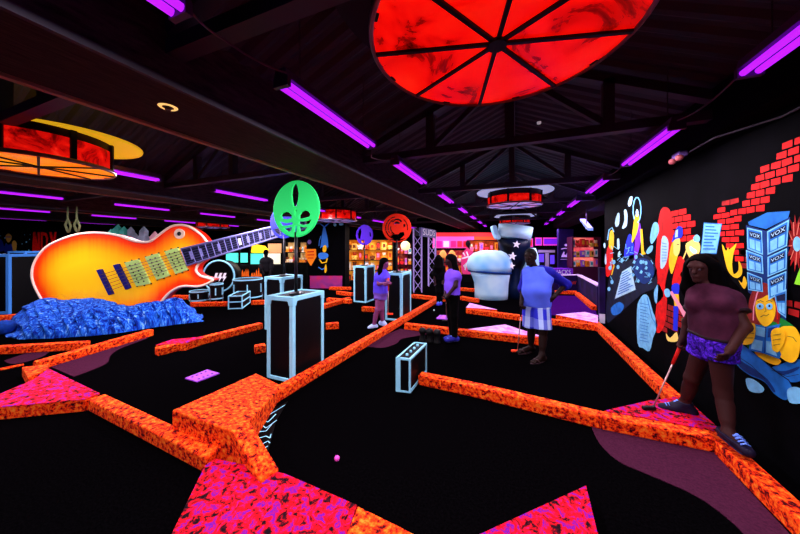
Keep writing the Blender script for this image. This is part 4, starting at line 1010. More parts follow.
# ================================================================ GIANT BOOT
BD = 9.1
t = thing('giant_boot', dp(505, 300, BD), 'giant pale blue and black cowboy boot with white stars and flared cuff', 'boot')
BW = speckle('boot_white', [(.3, (110, 180, 232)), (.6, (186, 222, 238))], 1.1, 2, rough=.5); BN = speckle('boot_navy', [(.42, (2, 3, 8)), (.7, (10, 28, 66))], 1.0, 2, rough=.4)
px2m = BD / F
def bpt(x, y, off): return dp(x, y, BD + .45) + FWD * off
# toe: bulging dome over a drum like sole
def loft(secs, n=28):
    """secs: (y pixel, x left, x right, half depth)"""
    vs = []; fs = []
    for y, xl, xr, hd in secs:
        xm, hw = (xl + xr) / 2, (xr - xl) / 2
        for k in range(n):
            a = 2 * PI * k / n; ca, sa = math.cos(a), math.sin(a)
            vs.append(dp(xm + hw * math.copysign(abs(ca) ** .8, ca), y, BD + .45) + FWD * (hd * math.copysign(abs(sa) ** .8, sa)))
    for i in range(len(secs) - 1):
        for k in range(n): fs.append((i * n + k, i * n + (k + 1) % n, (i + 1) * n + (k + 1) % n, (i + 1) * n + k))
    fs += [tuple(range(n)), tuple(range((len(secs) - 1) * n, len(secs) * n))]
    m = MB(); m.add(vs, fs); return m
loft([(250.2, 487, 494, .06), (250.8, 481, 501, .2), (253, 474, 506, .36), (257, 469.6, 509.5, .46), (262, 467.6, 511, .5), (267, 467.5, 511, .52), (271.5, 469, 510, .5)]).build('toe', BW, t, smooth=True)
loft([(271.5, 470.5, 509, .50), (276, 472.5, 508.3, .5), (283, 475, 507, .5), (292, 475.5, 506.5, .5), (300, 475.5, 506, .5)]).build('sole', BW, t, smooth=True)
m = MB(); n = 40
m.tube([dp(489.5 + 20.6 * math.cos(a), 271.6 + 1.0 * math.sin(a * 1) * 0 + .06 * (20 * math.cos(a)) , BD + .45) + FWD * (.54 * math.sin(a)) for a in [2 * PI * k / n for k in range(n + 1)]], .035, 8, cap=False); m.build('welt', DBLUE, t, smooth=True)
loft([(239, 498, 530, .36), (248, 500, 529, .36), (256, 503, 526, .34), (264, 507, 523.5, .3), (271, 510.5, 519.5, .26), (277, 510.5, 518.5, .26), (286, 508, 520, .3), (300, 506, 522, .34)]).build('shaft', BN, t, smooth=True)
loft([(248, 530, 534, .2), (255, 525.5, 536, .34), (264, 522, 537, .38), (271, 518, 536.5, .4), (276, 516.5, 536, .4)]).build('heel_counter', BW, t, smooth=True)
loft([(276, 517.5, 535, .39), (286, 519.5, 533, .38), (300, 522, 532, .38)]).build('heel', BW, t, smooth=True)
m = MB(); vs = []; n = 32
def cuffring(ys, xl, xr, hd):
    xm, hw = (xl + xr) / 2, (xr - xl) / 2; return [dp(xm + hw * math.cos(a), ys + 2.2 * math.cos(a), BD + .45) + FWD * (hd * math.sin(a)) for a in [2 * PI * k / n for k in range(n)]]
r1, r2, r3, r4 = cuffring(226, 499, 532.5, .42), cuffring(238.5, 498.5, 530, .42), cuffring(238.5, 500, 528.5, .38), cuffring(228, 501, 530.5, .38)
m.add(r1 + r2 + r3 + r4, [(i * n + k, i * n + (k + 1) % n, ((i + 1) % 4) * n + (k + 1) % n, ((i + 1) % 4) * n + k) for i in range(4) for k in range(n)]); m.build('cuff', BW, t, smooth=True)
m = MB(); 
lp = smooth_px([(491.2, 228), (492.5, 225.8), (495, 226), (497, 232), (499.5, 238.5), (495, 238.5)], 4)
m.hexa([dp(x, y, BD + .45) - FWD * .15 for x, y in lp], [dp(x, y, BD + .45) + FWD * .1 for x, y in lp]); m.build('pull_strap', BW, t, bevel=.02)
for x, y, r in ((517.6, 244.3, 4.1), (513.8, 256.2, 4.2), (512.6, 266, 3.7)):
    hd = .36; sc = []
    pts = [(x + (r if k % 2 == 0 else r * .42) * math.sin(k * PI / 5 + .15), y - (r if k % 2 == 0 else r * .42) * math.cos(k * PI / 5 + .15)) for k in range(10)]
    m = MB(); m.hexa([dp(a, b, BD) + FWD * .16 for a, b in pts], [dp(a, b, BD) + FWD * .07 for a, b in pts]); m.build('star', WHITE, t)

# ================================================================ TRUSS TOWER, BANNER COLUMN, BARRIER
LIL = mat('lilac_metal', (170, 150, 220), .4, .4)
t = thing('truss_gate', dp(425, 276, 11.5), 'lilac lattice truss gate with a small lettered sign across its top', 'truss')
def truss_leg(x, y0, y1, D, w):
    m = MB(); c = dp(x, y0, D); zt = c.z; c.z = 0
    o4 = [RIGHT * (sx * w) + FWD * (sy * w) for sx, sy in ((-1, -1), (1, -1), (1, 1), (-1, 1))]
    for o_ in o4: m.tube([c + o_, c + o_ + UP * zt], .02, 6)
    z = 0.05; k = 0
    while z < zt - .1:
        z1 = min(zt, z + .42)
        for i in range(4):
            a, b = o4[i], o4[(i + 1) % 4]
            if (i + k) % 2: a, b = b, a
            m.tube([c + a + UP * z, c + b + UP * z1], .012, 5)
        z = z1; k += 1
    m.build('lattice_leg', LIL, t)
    return zt
for x, D, yy in ((417.6, 10.8, 228.5), (432, 12.4, 232)): truss_leg(x, yy, 276, D, .15)
a, b = dp(421, 227.3, 10.6), dp(436, 230.3, 12.3); a2, b2 = dp(421, 236, 10.6), dp(436, 238, 12.3)
n_ = (b - a).cross(UP).normalized() * .08
m = MB(); m.hexa([a2, b2, b2 - n_, a2 - n_], [a, b, b - n_, a - n_]); m.build('sign_board', mat('sign_violet_grey', (104, 108, 160), .5), t)
tx = text('SUDS', 1.0, .0); o = (a + b + a2 + b2) / 4 + n_ * .15 * (1 if n_.dot(FWD) < 0 else -1); xd = (b - a).normalized() * .42; yd = (a - a2)
m = MB(); m.add(*(lambda v, f: ([o + xd * p.x * 1.55 + yd * p.y * 1.05 for p in v], f))(*tx)); m.build('lettering', WHITE, t)
m = MB(); m.hexa(*(lambda q: ([p - UP * .3 for p in q], q))([dp(413.5, 228, 10.7), dp(421, 228, 10.7), dp(421, 228, 11.0), dp(413.5, 228, 11.0)])); m.build('end_box', DGREY, t)
# banner column
t = thing('banner_column', dp(326, 288, 11.55), 'black column with orange pennant and a painted blue and yellow figure under drooping blue branches', 'column', kind='structure')
panel('shaft', 308, 345, 214, 400, 11.55, 1.0, BLACKWALL, '', '', t)
dpoly('pennant', [[(305.5, 249), (316, 249), (316.5, 257), (311, 266), (305.5, 257.5)]], 11.55, mat('pennant_orange', (255, 140, 20), .7), t)
dpoly('pennant_print', [thick([(307.5, 252), (314, 251.5)], 1.1), thick([(307.5, 255), (314.5, 254.8)], 1.0), thick([(308, 258), (313.5, 258)], .9)], 11.55, RED, t, .02)
dpoly('ring_emblem', [ell(309.5, 242, 2, 2.2, 14)], 11.55, mat('grey_violet_print', (110, 90, 150)), t)
br = [[(323.5, 227), (325, 226), (328, 240), (328.5, 247), (320.5, 247), (321.5, 238)], thick([(324.5, 227), (320, 223.5), (315, 224)], 1.0), thick([(324.5, 227), (330, 222.5), (337, 220.5), (342, 222)], 1.1), thick([(321, 236), (319.5, 241), (319, 246)], .7)]
dpoly('painted_branch', br, 11.55, mat('banner_blue', (55, 130, 230), .7), t)
dpoly('painted_drop', [smooth_px([(334.5, 222), (336.5, 225), (335, 226.5), (333.5, 225)], 3), smooth_px([(341, 220.5), (343.5, 224), (341.5, 225.5), (339, 224.5)], 3)], 11.55, LBLUE, t)
dpoly('painted_singer', [smooth_px([(323, 247), (325.5, 245), (326.8, 248), (325.5, 252), (323, 251.5)], 3), thick([(319.5, 259), (322, 263), (326.5, 262), (327.5, 258)], 1.2), smooth_px([(324.5, 268), (326, 264), (327, 270), (325, 273)], 3)], 11.55, YEL, t, .016)
dpoly('painted_singer_dress', [smooth_px([(318.5, 254), (323, 252.5), (328, 254), (327.5, 258), (320, 259)], 3), thick([(320.5, 248), (323, 243.5), (326.5, 243), (327.8, 248)], .8), thick([(318.5, 267), (322, 269.5), (325, 268)], 1.0)], 11.55, mat('banner_blue', (55, 130, 230)), t, .02)
panel('lower_panel', 310, 342, 276, 288.3, 11.5, .04, speckle('violet_pink_panel', [(.3, (60, 30, 110)), (.5, (150, 50, 130)), (.7, (210, 40, 80))], 1.5, 2), '', '', t)
# low barrier
BAR = speckle('barrier_purple', [(.3, (18, 8, 40)), (.7, (40, 18, 84))], 1.5, 2)
t = thing('low_barrier', dp(577, 294, 10.2), 'low dark purple barrier with a white cap rail and orange lettering', 'barrier')
z_ = .62
P1, P2, P3 = fl(553, 292.6), fl(580.5, 291.6), fl(602.5, 309)
P1.z = P2.z = P3.z = 0
for nm, a, b in (('front_panel', P1, P2), ('side_panel', P2, P3)):
    n = (b - a).cross(UP).normalized(); n = n if n.dot(FWD) > 0 else -n
    m = MB(); m.prism([a, b, b + n * .12, a + n * .12], 0, z_); m.build(nm, BAR, t)
    m = MB(); m.prism([a - n * .02, b - n * .02, b + n * .14, a + n * .14], z_, z_ + .03); m.build('cap_rail', mat('cap_white', (225, 190, 245), .5), t)
    tx = text('MUSIC' if nm == 'side_panel' else 'WOW', .2, .0); c = a.lerp(b, .6 if nm == 'front_panel' else .5) - n * .006 + UP * .33; xd = (b - a).normalized() * (1 if nm == 'front_panel' else 2.0)
    m = MB(); m.add([c + xd * p.x + UP * p.y for p in tx[0]], tx[1]); m.build('lettering', mat('barrier_orange', (235, 60, 40)), t)
a, b = fl(598.5, 312.5), fl(605, 322); a.z = b.z = 0
m = MB(); e_ = wl(604.5, 322); m.box((1.79, 7.58, .62), (.11, .12, 1.24)); m.build('end_post', BAR, t)
m = MB(); m.box((1.78, 7.50, .12), (.10, .02, .2)); m.build('plate', mat('pale_plate', (225, 215, 235)), t)
# column with poster further back
t = thing('poster_column', dp(567, 280, 12.6), 'dark purple column carrying a poster with white silhouettes', 'column', kind='structure')
panel('shaft', 558.5, 573.5, 229, 400, 12.6, .12, mat('column_purple', (30, 10, 78), .6, var=.5, vscale=2), '', '', t)
WP = mat('poster_lilac', (205, 165, 250), .7, emit=.25)  # print glows by added emission, as if fluorescing
dpoly('poster_print', [ell(566, 245, 1.9, 1.2, 10), thick([(561, 249), (565, 248.3), (571.5, 249)], .8), [(561, 257), (562, 254.5), (563.5, 251.5), (564.5, 252), (564, 254.5), (566, 255), (567, 252.2), (568.5, 252), (569, 254.5), (571.2, 255), (570.8, 257.2)], thick([(560.3, 259.3), (571.5, 259.3)], .35)], 12.6, WP, t)
# counter by the column
t = thing('snack_counter', dp(565, 276, 12.2), 'violet counter with pale lettering below the poster column', 'counter')
panel('body', 545, 573, 268.5, 400, 12.2, .35, mat('counter_violet', (112, 30, 190), .6, emit=.2), '', '', t)  # counter paint brightened with added emission
tx = text('SNACKS', .28, 0); c = dp(561, 272.3, 12.19); m = MB(); m.add([c + RIGHT * p.x * .8 + UP * p.y - FWD * .01 for p in tx[0]], tx[1]); m.build('lettering', WHITE, t)
# tilted pale lamp under the header
t = thing('strip_light', dp(588, 227, 8.0), 'pale blue strip fixture tilted under the purple header beam', 'light')
a, b = dp(582.5, 221, 8.0), dp(590.5, 230.5, 7.4); w_ = RIGHT * .07
m = MB(); m.hexa([a - w_, a + w_, b + w_, b - w_], [a - w_ + UP * .06, a + w_ + UP * .06, b + w_ + UP * .06, b - w_ + UP * .06]); m.build('body', mat('strip_blue', (120, 150, 235), .5, emit=.35), t)
m = MB(); m.tube([a.lerp(b, .5) + UP * .05, a.lerp(b, .5) + Vector((0, 0, 2.72 - a.lerp(b, .5).z))], .012, 6); m.build('hanger', STEEL, t)

# ================================================================ PRIZE SHELVES AT THE BACK
def glow(name, col, e): return mat(name, col, .6, emit=e)
def shelf_unit(x0, x1, y0, y1, D, back, rows_, label, name='prize_shelf', cat='shelf', depth=.4, frame=None):
    a = dp(x0, y1, D); b = dp(x1, y1, D); zt = dp(x0, y0, D).z; zb = max(0, dp(x0, y1, D).z)
    a.z = b.z = 0
    t = thing(name, (a + b) / 2, label, cat); fr = frame or BLACK
    def bx(nm, mt, u0, u1, d0, d1, z0, z1):
        q = [a.lerp(b, u) + FWD * d for u, d in ((u0, d0), (u1, d0), (u1, d1), (u0, d1))]
        m = MB(); m.hexa([Vector((p.x, p.y, z0)) for p in q], [Vector((p.x, p.y, z1)) for p in q]); return m.build(nm, mt, t)
    bx('back_panel', back, 0, 1, depth, depth + .04, zb, zt)
    if zb > .05: bx('base_cabinet', fr, 0, 1, -.02, depth + .04, 0, zb - .02)
    L = (b - a).length
    for u in (0, 1): bx('side_panel', fr, u - .03 / L, u + .03 / L, 0, depth, zb, zt)
    hs = []
    for i in range(rows_ + 1):
        z = zb + (zt - zb) * i / rows_; bx('shelf_board', fr, 0, 1, 0, depth, z - .02, z + .01); hs.append(z + .01)
    return t, a, b, hs, (zt - zb) / rows_
ITC = [mat('prize_%s' % n, c, .7) for n, c in (('amber', (255, 160, 40)), ('gold', (255, 205, 90)), ('cream', (255, 225, 180)), ('rust', (200, 70, 30)), ('brown', (120, 60, 30)), ('white', (250, 240, 240)), ('pink', (250, 120, 160)), ('red', (235, 40, 50)), ('teal', (60, 170, 190)), ('violet', (150, 90, 230)))]
ITNAME = ['amber', 'gold', 'cream', 'rust', 'brown', 'white', 'pink', 'red', 'teal', 'violet']
seen = {}
ordn = lambda k: ['first', 'second', 'third', 'fourth', 'fifth', 'sixth', 'seventh', 'eighth', 'ninth', 'tenth', 'eleventh', 'twelfth'][k] if k < 12 else 'next %s' % k
def plush(c, s, ci, label, group):
    t = thing('plush_toy', c, label, 'toy', group); c = Vector(c); mt = ITC[ci]; m2 = ITC[(ci + 2) % 6]
    m = MB(); m.ball(c + UP * s * .32, (s * .26, s * .22, s * .32), 12, 8); m.build('body', mt, t, smooth=True)
    m = MB(); m.ball(c + UP * s * .74, (s * .25, s * .22, s * .23), 12, 8)
    for sg in (-1, 1): m.ball(c + UP * s * .93 + RIGHT * sg * s * .17, s * .09, 8, 6)
    m.build('head', m2, t, smooth=True)
    for sg in (-1, 1):
        m = MB(); m.ball(c + UP * s * .40 + RIGHT * sg * s * .28 - FWD * s * .05, (s * .09, s * .09, s * .2), 8, 6); m.build('arm', mt, t, smooth=True)
        m = MB(); m.ball(c + UP * s * .1 + RIGHT * sg * s * .16 - FWD * s * .18, (s * .1, s * .16, s * .1), 8, 6); m.build('leg', mt, t, smooth=True)
def boxed(c, w, h, ci, label, group):
    t = thing('prize_box', c, label, 'box', group); c = Vector(c)
    q = [c + RIGHT * (sx * w / 2) + FWD * (sy * .07) for sx, sy in ((-1, -1), (1, -1), (1, 1), (-1, 1))]
    m = MB(); m.hexa(q, [p + UP * h for p in q]); m.build('carton', ITC[ci], t)
    q = [c + RIGHT * (sx * w * .32) - FWD * .074 + UP * (h * sz) for sx, sz in ((-1, .3), (1, .3), (1, .8), (-1, .8))]
    m = MB(); m.face(q); m.build('picture_panel', ITC[(ci + 3) % 10], t)
def fill(unit, cols, rownames, desc, group, kinds='pb', per=None, fillr=.85):
    t, a, b, hs, rh = unit; L = (b - a).length
    for ri, z in enumerate(hs[:-1]):
        n = per or max(2, int(L / (rh * .75)))
        for i in range(n):
            u = (i + .5) / n; p = a.lerp(b, u) + FWD * random.uniform(.14, .2); p.z = z; ci = random.choice(cols); k = random.choice(kinds); s = min(rh * random.uniform(.7, .92), L / n * 1.5)
            lb = '%s %s on the %s, %s along the %s row up' % (ITNAME[ci], 'plush toy' if k == 'p' else 'prize box', desc, ordn(i), ordn(ri))
            if k == 'p': plush(p, s, ci, lb, group)
            else: boxed(p, L / n * random.uniform(.5, .8), rh * random.uniform(.5, .85), ci, lb, group)
    return t
random.seed(11)
AMB = speckle('amber_lit_back', [(.3, (90, 30, 8)), (.5, (235, 120, 22)), (.7, (255, 190, 70))], 1.6, 4, emit=.55)
u = shelf_unit(345, 393, 239.5, 281, 13.8, AMB, 4, 'wide amber lit prize shelf between the banner column and the truss gate'); fill(u, [0, 1, 2, 3, 4, 5, 7], 0, 'amber shelf', 'prizes on the amber shelf', per=8)
CRM = speckle('cream_lit_back', [(.35, (150, 90, 40)), (.55, (240, 190, 120)), (.7, (255, 230, 180))], 2.5, 4, emit=.55)
u = shelf_unit(284, 295.5, 242, 263, 13.0, CRM, 2, 'cream lit prize shelf just beyond the green disc pole'); fill(u, [0, 2, 3, 4, 5], 0, 'cream shelf by the pole', 'prizes on the cream shelf by the pole', per=3)
u = shelf_unit(297, 307, 242, 263, 13.0, CRM, 2, 'cream lit prize shelf beside the banner column'); fill(u, [0, 2, 3, 4, 5], 0, 'cream shelf by the column', 'prizes on the cream shelf by the column', per=3)
u = shelf_unit(396, 412, 243, 276, 13.6, speckle('plum_lit_back', [(.4, (40, 10, 20)), (.6, (150, 40, 40)), (.75, (210, 120, 80))], 2, 4, emit=.4), 3, 'dim plum prize shelf behind the orange red disc pole'); fill(u, [0, 3, 5, 7, 6], 0, 'plum shelf', 'prizes on the plum shelf', per=4)
u = shelf_unit(573, 600.5, 237, 267, 12.2, speckle('pink_lit_back', [(.35, (215, 60, 80)), (.55, (255, 130, 120)), (.7, (255, 195, 140))], 2, 4, emit=1.0), 3, 'pink lit prize shelf between the poster column and the cartoon wall', frame=mat('shelf_plum', (70, 14, 50))); fill(u, [0, 1, 5, 6, 7, 9, 6, 5], 0, 'pink shelf', 'prizes on the pink shelf', per=6, kinds='bbp')
u = shelf_unit(436, 467.5, 250, 275, 14.4, speckle('magenta_lit_back', [(.35, (70, 10, 40)), (.55, (190, 40, 60)), (.7, (230, 120, 70))], 1.6, 4, emit=.5), 2, 'magenta lit prize shelf behind the two dark haired girls'); fill(u, [0, 5, 6, 7, 9, 3], 0, 'magenta shelf', 'prizes on the magenta shelf', per=7)
u = shelf_unit(469, 500, 240, 275, 14.6, speckle('orange_lit_back', [(.35, (110, 20, 30)), (.55, (220, 80, 30)), (.7, (250, 150, 60))], 1.6, 4, emit=.5), 3, 'orange lit prize shelf behind the boot toe'); fill(u, [0, 5, 6, 7, 2, 3], 0, 'orange shelf behind the boot', 'prizes on the orange shelf behind the boot', per=6)
# lit teal counter screens
t = thing('screen_counter', dp(252, 266, 11.8), 'row of lit teal panels and yellow sign above a dark counter', 'counter')
panel('counter_base', 212, 283, 265, 400, 11.8, .4, BLACK, '', '', t)
for x0, x1, y0, y1, mt in ((226, 237.5, 253, 262.5, glow('teal_lit', (80, 225, 205), .7)), (240, 247, 253, 262.5, glow('teal_lit', (80, 225, 205), .7)), (250.5, 263, 253.5, 264, glow('teal_lit', (80, 225, 205), .7)), (263.5, 280, 253.5, 264, glow('cream_lit', (215, 215, 180), .6)), (268, 281, 243.5, 253, glow('cream_dim_lit', (190, 140, 90), .5))):
    panel('lit_panel', x0, x1, y0, y1, 11.9, .06, mt, '', '', t)
c = dp(258, 250, 11.85); m = MB(); m.hexa([dp(x, y, 11.9) for x, y in ((251, 252.5), (252, 246), (257, 244.5), (265, 246), (269, 250), (263, 253))], [dp(x, y, 11.82) for x, y in ((251, 252.5), (252, 246), (257, 244.5), (265, 246), (269, 250), (263, 253))]); m.build('yellow_sign', glow('yellow_lit', (255, 215, 30), .8), t)
for x in (212, 238.6, 248.8, 282): panel('post', x, x + 1.2, 240, 266, 11.85, .1, BLACK, '', '', t)
panel('head_rail', 212, 283, 240, 242, 11.85, .12, BLACK, '', '', t)
# globe lantern
c = dp(405.5, 245.8, 12.8); t = thing('globe_lantern', c, 'glowing cream globe lantern hanging beside the orange red disc', 'light')
m = MB(); m.ball(c, .21, 20, 14); m.build('globe', glow('globe_glow', (255, 240, 170), 1.0), t, smooth=True)
m = MB(); m.tube([c + UP * .2, Vector((c.x, c.y, 3.2))], .01, 6); m.build('cord', STEEL, t)
# two tan domes
for x, D, lb in ((443, 13.6, 'tan dome lamp, the one closer to the truss gate'), (452, 13.6, 'tan dome lamp, the one closer to the boot')):
    c = dp(x, 258, D); t = thing('dome_lamp', Vector((c.x, c.y, 0)), lb, 'lamp', 'tan dome lamps'); r = 4.1 / F * D
    m = MB(); m.lathe([(r, 0), (r * .97, r * .6), (r * .75, r * 1.3), (r * .35, r * 1.8), (0, r * 1.95)], c, 20); m.build('dome', mat('tan_dome', (225, 150, 70), .6, emit=.35), t, smooth=True)
    m = MB(); m.lathe([(.16, 0), (.16, .02), (.05, .04), (.05, c.z)], Vector((c.x, c.y, 0)), 14); m.build('stand', DGREY, t)
# pink lit fascia and frames
t = thing('lit_fascia', dp(452, 244, 14.9), 'long pink and red lit fascia sign over the prize counters', 'sign')
panel('fascia_board', 433, 500, 232.5, 236.5, 15.2, .08, glow('fascia_red', (230, 50, 60), .6), '', '', t)
panel('fascia_band', 433, 474, 236.5, 248, 15.2, .08, glow('fascia_pink', (250, 90, 190), .55), '', '', t)
for x0, x1, col in ((436, 442, (230, 30, 150)), (443.5, 449, (255, 200, 240)), (451, 456, (220, 30, 120)), (457.5, 462, (235, 40, 60)), (463.5, 469, (200, 30, 50))):
    panel('poster_panel', x0, x1, 241, 247, 15.12, .05, glow('fascia_panel_%d' % x0, col, .6), '', '', t)
panel('fascia_band', 474, 500, 236.5, 241, 15.2, .08, glow('fascia_orange', (230, 80, 40), .5), '', '', t)
# figure cut-out by the boot: bright standee of a ball player shape
t = thing('sports_standee', dp(467, 275, 13.9), 'pink and white jersey standee behind the boot toe', 'standee')
m = MB(); P = smooth_px([(461, 262), (462, 254), (465, 250), (467, 247), (470, 250), (474, 253), (473, 262), (472, 274), (463, 274)], 3); m.hexa([dp(x, y, 13.9) for x, y in P], [dp(x, y, 13.84) for x, y in P]); m.build('jersey', mat('jersey_pink', (235, 60, 130), .7), t)
dpoly('jersey_print', [thick([(463, 252.5), (465, 256)], 1.2), thick([(466.5, 251.5), (468, 255.5)], 1.2), thick([(462, 258.5), (469, 256.5)], 1.6), thick([(463.5, 266), (467, 262), (465, 270)], 1.2)], 13.84, WHITE, t)
m = MB(); m.ball(dp(468, 243.5, 13.87), (.12, .06, .16), 12, 8); m.build('head', mat('standee_hair', (20, 10, 20)), t, smooth=True)
m = MB(); q = [dp(x, 275, d) for x, d in ((463, 13.7), (472, 13.7), (472, 14.05), (463, 14.05))]; m.hexa([(p.x, p.y, 0) for p in q], [(p.x, p.y, max(.05, dp(467, 274, 13.9).z)) for p in q]); m.build('stand', BLACK, t)
# purple lit frames beside the boot
for x0, x1, y0, y1, col, lb in ((526, 533, 238.5, 247, (230, 40, 40), 'red lit frame just beside the boot cuff'), (535.5, 542, 237.5, 245.5, (140, 60, 250), 'violet lit frame on the far wall, the narrow one'), (543.5, 558, 237.5, 245.5, (120, 30, 240), 'wide violet lit frame on the far wall')):
    t = thing('lit_picture', dp((x0 + x1) / 2, (y0 + y1) / 2, 14.8), lb, 'picture', 'lit frames on the far wall')
    panel('border', x0, x1, y0, y1, 14.8, .06, glow('frame_pink', (250, 70, 190), .5), '', '', t); panel('picture', x0 + .9, x1 - .9, y0 + 1.2, y1 - 1.2, 14.76, .05, glow('frame_pic_%d' % x0, col, .55), '', '', t)
t = thing('frame_wall', dp(545, 275, 15.0), 'dark wall panel carrying the lit frames', 'panel', kind='structure'); panel('board', 522, 560, 229, 400, 14.9, .1, BLACKWALL, '', '', t)
t = thing('arcade_machine', dp(547, 275, 14.2), 'dark arcade machine with a pale T shaped marquee behind the man', 'machine')
panel('cabinet', 537.5, 556, 249.5, 400, 14.2, .5, SOFT, '', '', t)
PG2 = mat('machine_grey', (150, 140, 170), .5)
panel('marquee', 538.5, 555, 250, 252.5, 14.15, .05, PG2, '', '', t); panel('side_stripe', 545.5, 549, 253, 268, 14.15, .05, PG2, '', '', t); panel('screen', 539.5, 544, 254, 262, 14.15, .05, glow('screen_violet', (90, 60, 220), .5), '', '', t); panel('screen', 550.5, 554.5, 255, 264, 14.15, .05, glow('screen_violet', (90, 60, 220), .5), '', '', t)
# big round heads on the amber shelf wall: two large plush
for x, lb, ci in ((343.5+1, 'large brown headed plush standing in front of the amber shelf', 4), (355.5, 'large rust headed plush beside the brown headed one', 3)):
    pass
# warm arcade lamps over the counters
def arealamp(loc, size, e, col, rot=(0, 0, 0)):
    L = bpy.data.lights.new('arcade_lamp', 'AREA'); L.size = size; L.energy = e; L.color = col
    o = bpy.data.objects.new('arcade_lamp', L); COL.objects.link(o); o.location = loc; o.rotation_euler = rot
p = dp(370, 240, 13.2); arealamp((p.x, p.y, 2.6), 1.2, 40, (1, .7, .4))
p = dp(450, 240, 13.8); arealamp((p.x, p.y, 2.6), 1.2, 40, (1, .45, .7))
p = dp(575, 240, 10.0); arealamp((2.2, 9.4, 2.6), 1.0, 60, (.6, .25, 1))
p = dp(545, 240, 13.0); arealamp((p.x, p.y, 2.6), 1.0, 40, (.6, .25, 1))
p = dp(290, 240, 12.4); arealamp((p.x, p.y, 2.6), 1.0, 25, (1, .8, .5))
# ================================================================ PEOPLE (one continuous skin surface each, clothes and hair as children)
def sd_field(prims, vox, k):
    """signed distance grid of smoothly joined round cones and ellipsoids"""
    lo = np.array([1e9] * 3); hi = -lo
    for p in prims:
        if p[0] == 'c': pts = [(p[1], max(p[3], p[4])), (p[2], max(p[3], p[4]))]
        else: pts = [(p[1], max(p[2]))]
        for c, r in pts: c = np.array(c); lo = np.minimum(lo, c - r); hi = np.maximum(hi, c + r)
    lo -= 3 * vox; hi += 3 * vox
    n = np.ceil((hi - lo) / vox).astype(int) + 1
    g = np.full(n, 1.0, np.float32)
    ax = [lo[i] + vox * np.arange(n[i]) for i in range(3)]
    for p in prims:
        pad = .07
        if p[0] == 'c': r = max(p[3], p[4]); a = np.minimum(p[1], p[2]) - r - pad; b = np.maximum(p[1], p[2]) + r + pad
        else: r = max(p[2]); a = np.array(p[1]) - r - pad; b = np.array(p[1]) + r + pad
        i0 = np.maximum(0, np.floor((a - lo) / vox).astype(int)); i1 = np.minimum(n, np.ceil((b - lo) / vox).astype(int) + 1)
        X, Y, Z = np.meshgrid(ax[0][i0[0]:i1[0]], ax[1][i0[1]:i1[1]], ax[2][i0[2]:i1[2]], indexing='ij')
        if p[0] == 'c':
            A = np.array(p[1]); ab = np.array(p[2]) - A; L = (ab ** 2).sum() + 1e-9
            t = np.clip(((X - A[0]) * ab[0] + (Y - A[1]) * ab[1] + (Z - A[2]) * ab[2]) / L, 0, 1)
            d = np.sqrt((X - A[0] - t * ab[0]) ** 2 + (Y - A[1] - t * ab[1]) ** 2 + (Z - A[2] - t * ab[2]) ** 2) - (p[3] + (p[4] - p[3]) * t)
            opt = p[5] if len(p) > 5 else {}
        else:
            c = np.array(p[1]); R = np.array(p[3]); q = [(X - c[0]) * R[i][0] + (Y - c[1]) * R[i][1] + (Z - c[2]) * R[i][2] for i in range(3)]
            r_ = p[2]; k0 = np.sqrt(sum((q[i] / r_[i]) ** 2 for i in range(3))) + 1e-6; k1 = np.sqrt(sum((q[i] / r_[i] ** 2) ** 2 for i in range(3))) + 1e-6
            d = k0 * (k0 - 1) / k1
            opt = p[4] if len(p) > 4 else {}
        for pt, nn in opt.get('clip', ()):
            d = np.maximum(d, (X - pt[0]) * nn[0] + (Y - pt[1]) * nn[1] + (Z - pt[2]) * nn[2])
        kk = opt.get('k', k)
        s = g[i0[0]:i1[0], i0[1]:i1[1], i0[2]:i1[2]]
        h = np.maximum(kk - np.abs(s - d), 0) / kk
        s[...] = np.minimum(s, d) - h * h * kk * .25
    return g, lo, ax

def surf(prims, vox, k=.03, clips=(), cut=None):
    g, lo, ax = sd_field(prims, vox, k)
    if clips or cut is not None:
        X, Y, Z = np.meshgrid(*ax, indexing='ij')
        for pt, nn in clips: g = np.maximum(g, (X - pt[0]) * nn[0] + (Y - pt[1]) * nn[1] + (Z - pt[2]) * nn[2])
        if cut is not None: g = np.maximum(g, -sd_at(cut, X, Y, Z))
    n = np.array(g.shape)
    s = g < 0
    cs = np.zeros(n - 1, int); acc = np.zeros((*(n - 1), 3)); cnt = np.zeros(n - 1)
    corner = [(i, j, l) for i in (0, 1) for j in (0, 1) for l in (0, 1)]
    def sl(c): return tuple(slice(c[i], n[i] - 1 + c[i]) for i in range(3))
    for a in corner:
        for d in range(3):
            if a[d]: continue
            b = list(a); b[d] = 1; va, vb = g[sl(a)], g[sl(b)]
            m_ = (va < 0) != (vb < 0); t = np.where(m_, va / (va - vb + 1e-12), 0)
            for q in range(3): acc[..., q] += m_ * (a[q] + (t if q == d else 0))
            cnt += m_
    act = cnt > 0; ids = -np.ones(n - 1, int); ids[act] = np.arange(act.sum())
    cell = np.argwhere(act); v = lo + (cell + acc[act] / cnt[act][:, None]) * (ax[0][1] - ax[0][0])
    fs = []
    for d in range(3):
        o1, o2 = [(1, 2), (2, 0), (0, 1)][d]
        a = [slice(1, n[i] - 1) for i in range(3)]; a[d] = slice(0, n[d] - 1); b = list(a); b[d] = slice(1, n[d])
        sa, sb = s[tuple(a)], s[tuple(b)]; ch = np.argwhere(sa != sb); off = np.array([1, 1, 1]); off[d] = 0; e = ch + off
        if not len(e): continue
        fl_ = sa[tuple(ch.T)]
        def idd(x, y): q = e.copy(); q[:, o1] -= x; q[:, o2] -= y; return ids[tuple(q.T)]
        quad = np.stack([idd(1, 1), idd(0, 1), idd(0, 0), idd(1, 0)], 1)
        quad[~fl_] = quad[~fl_][:, ::-1]
        fs.append(quad)
    return v, np.concatenate(fs)

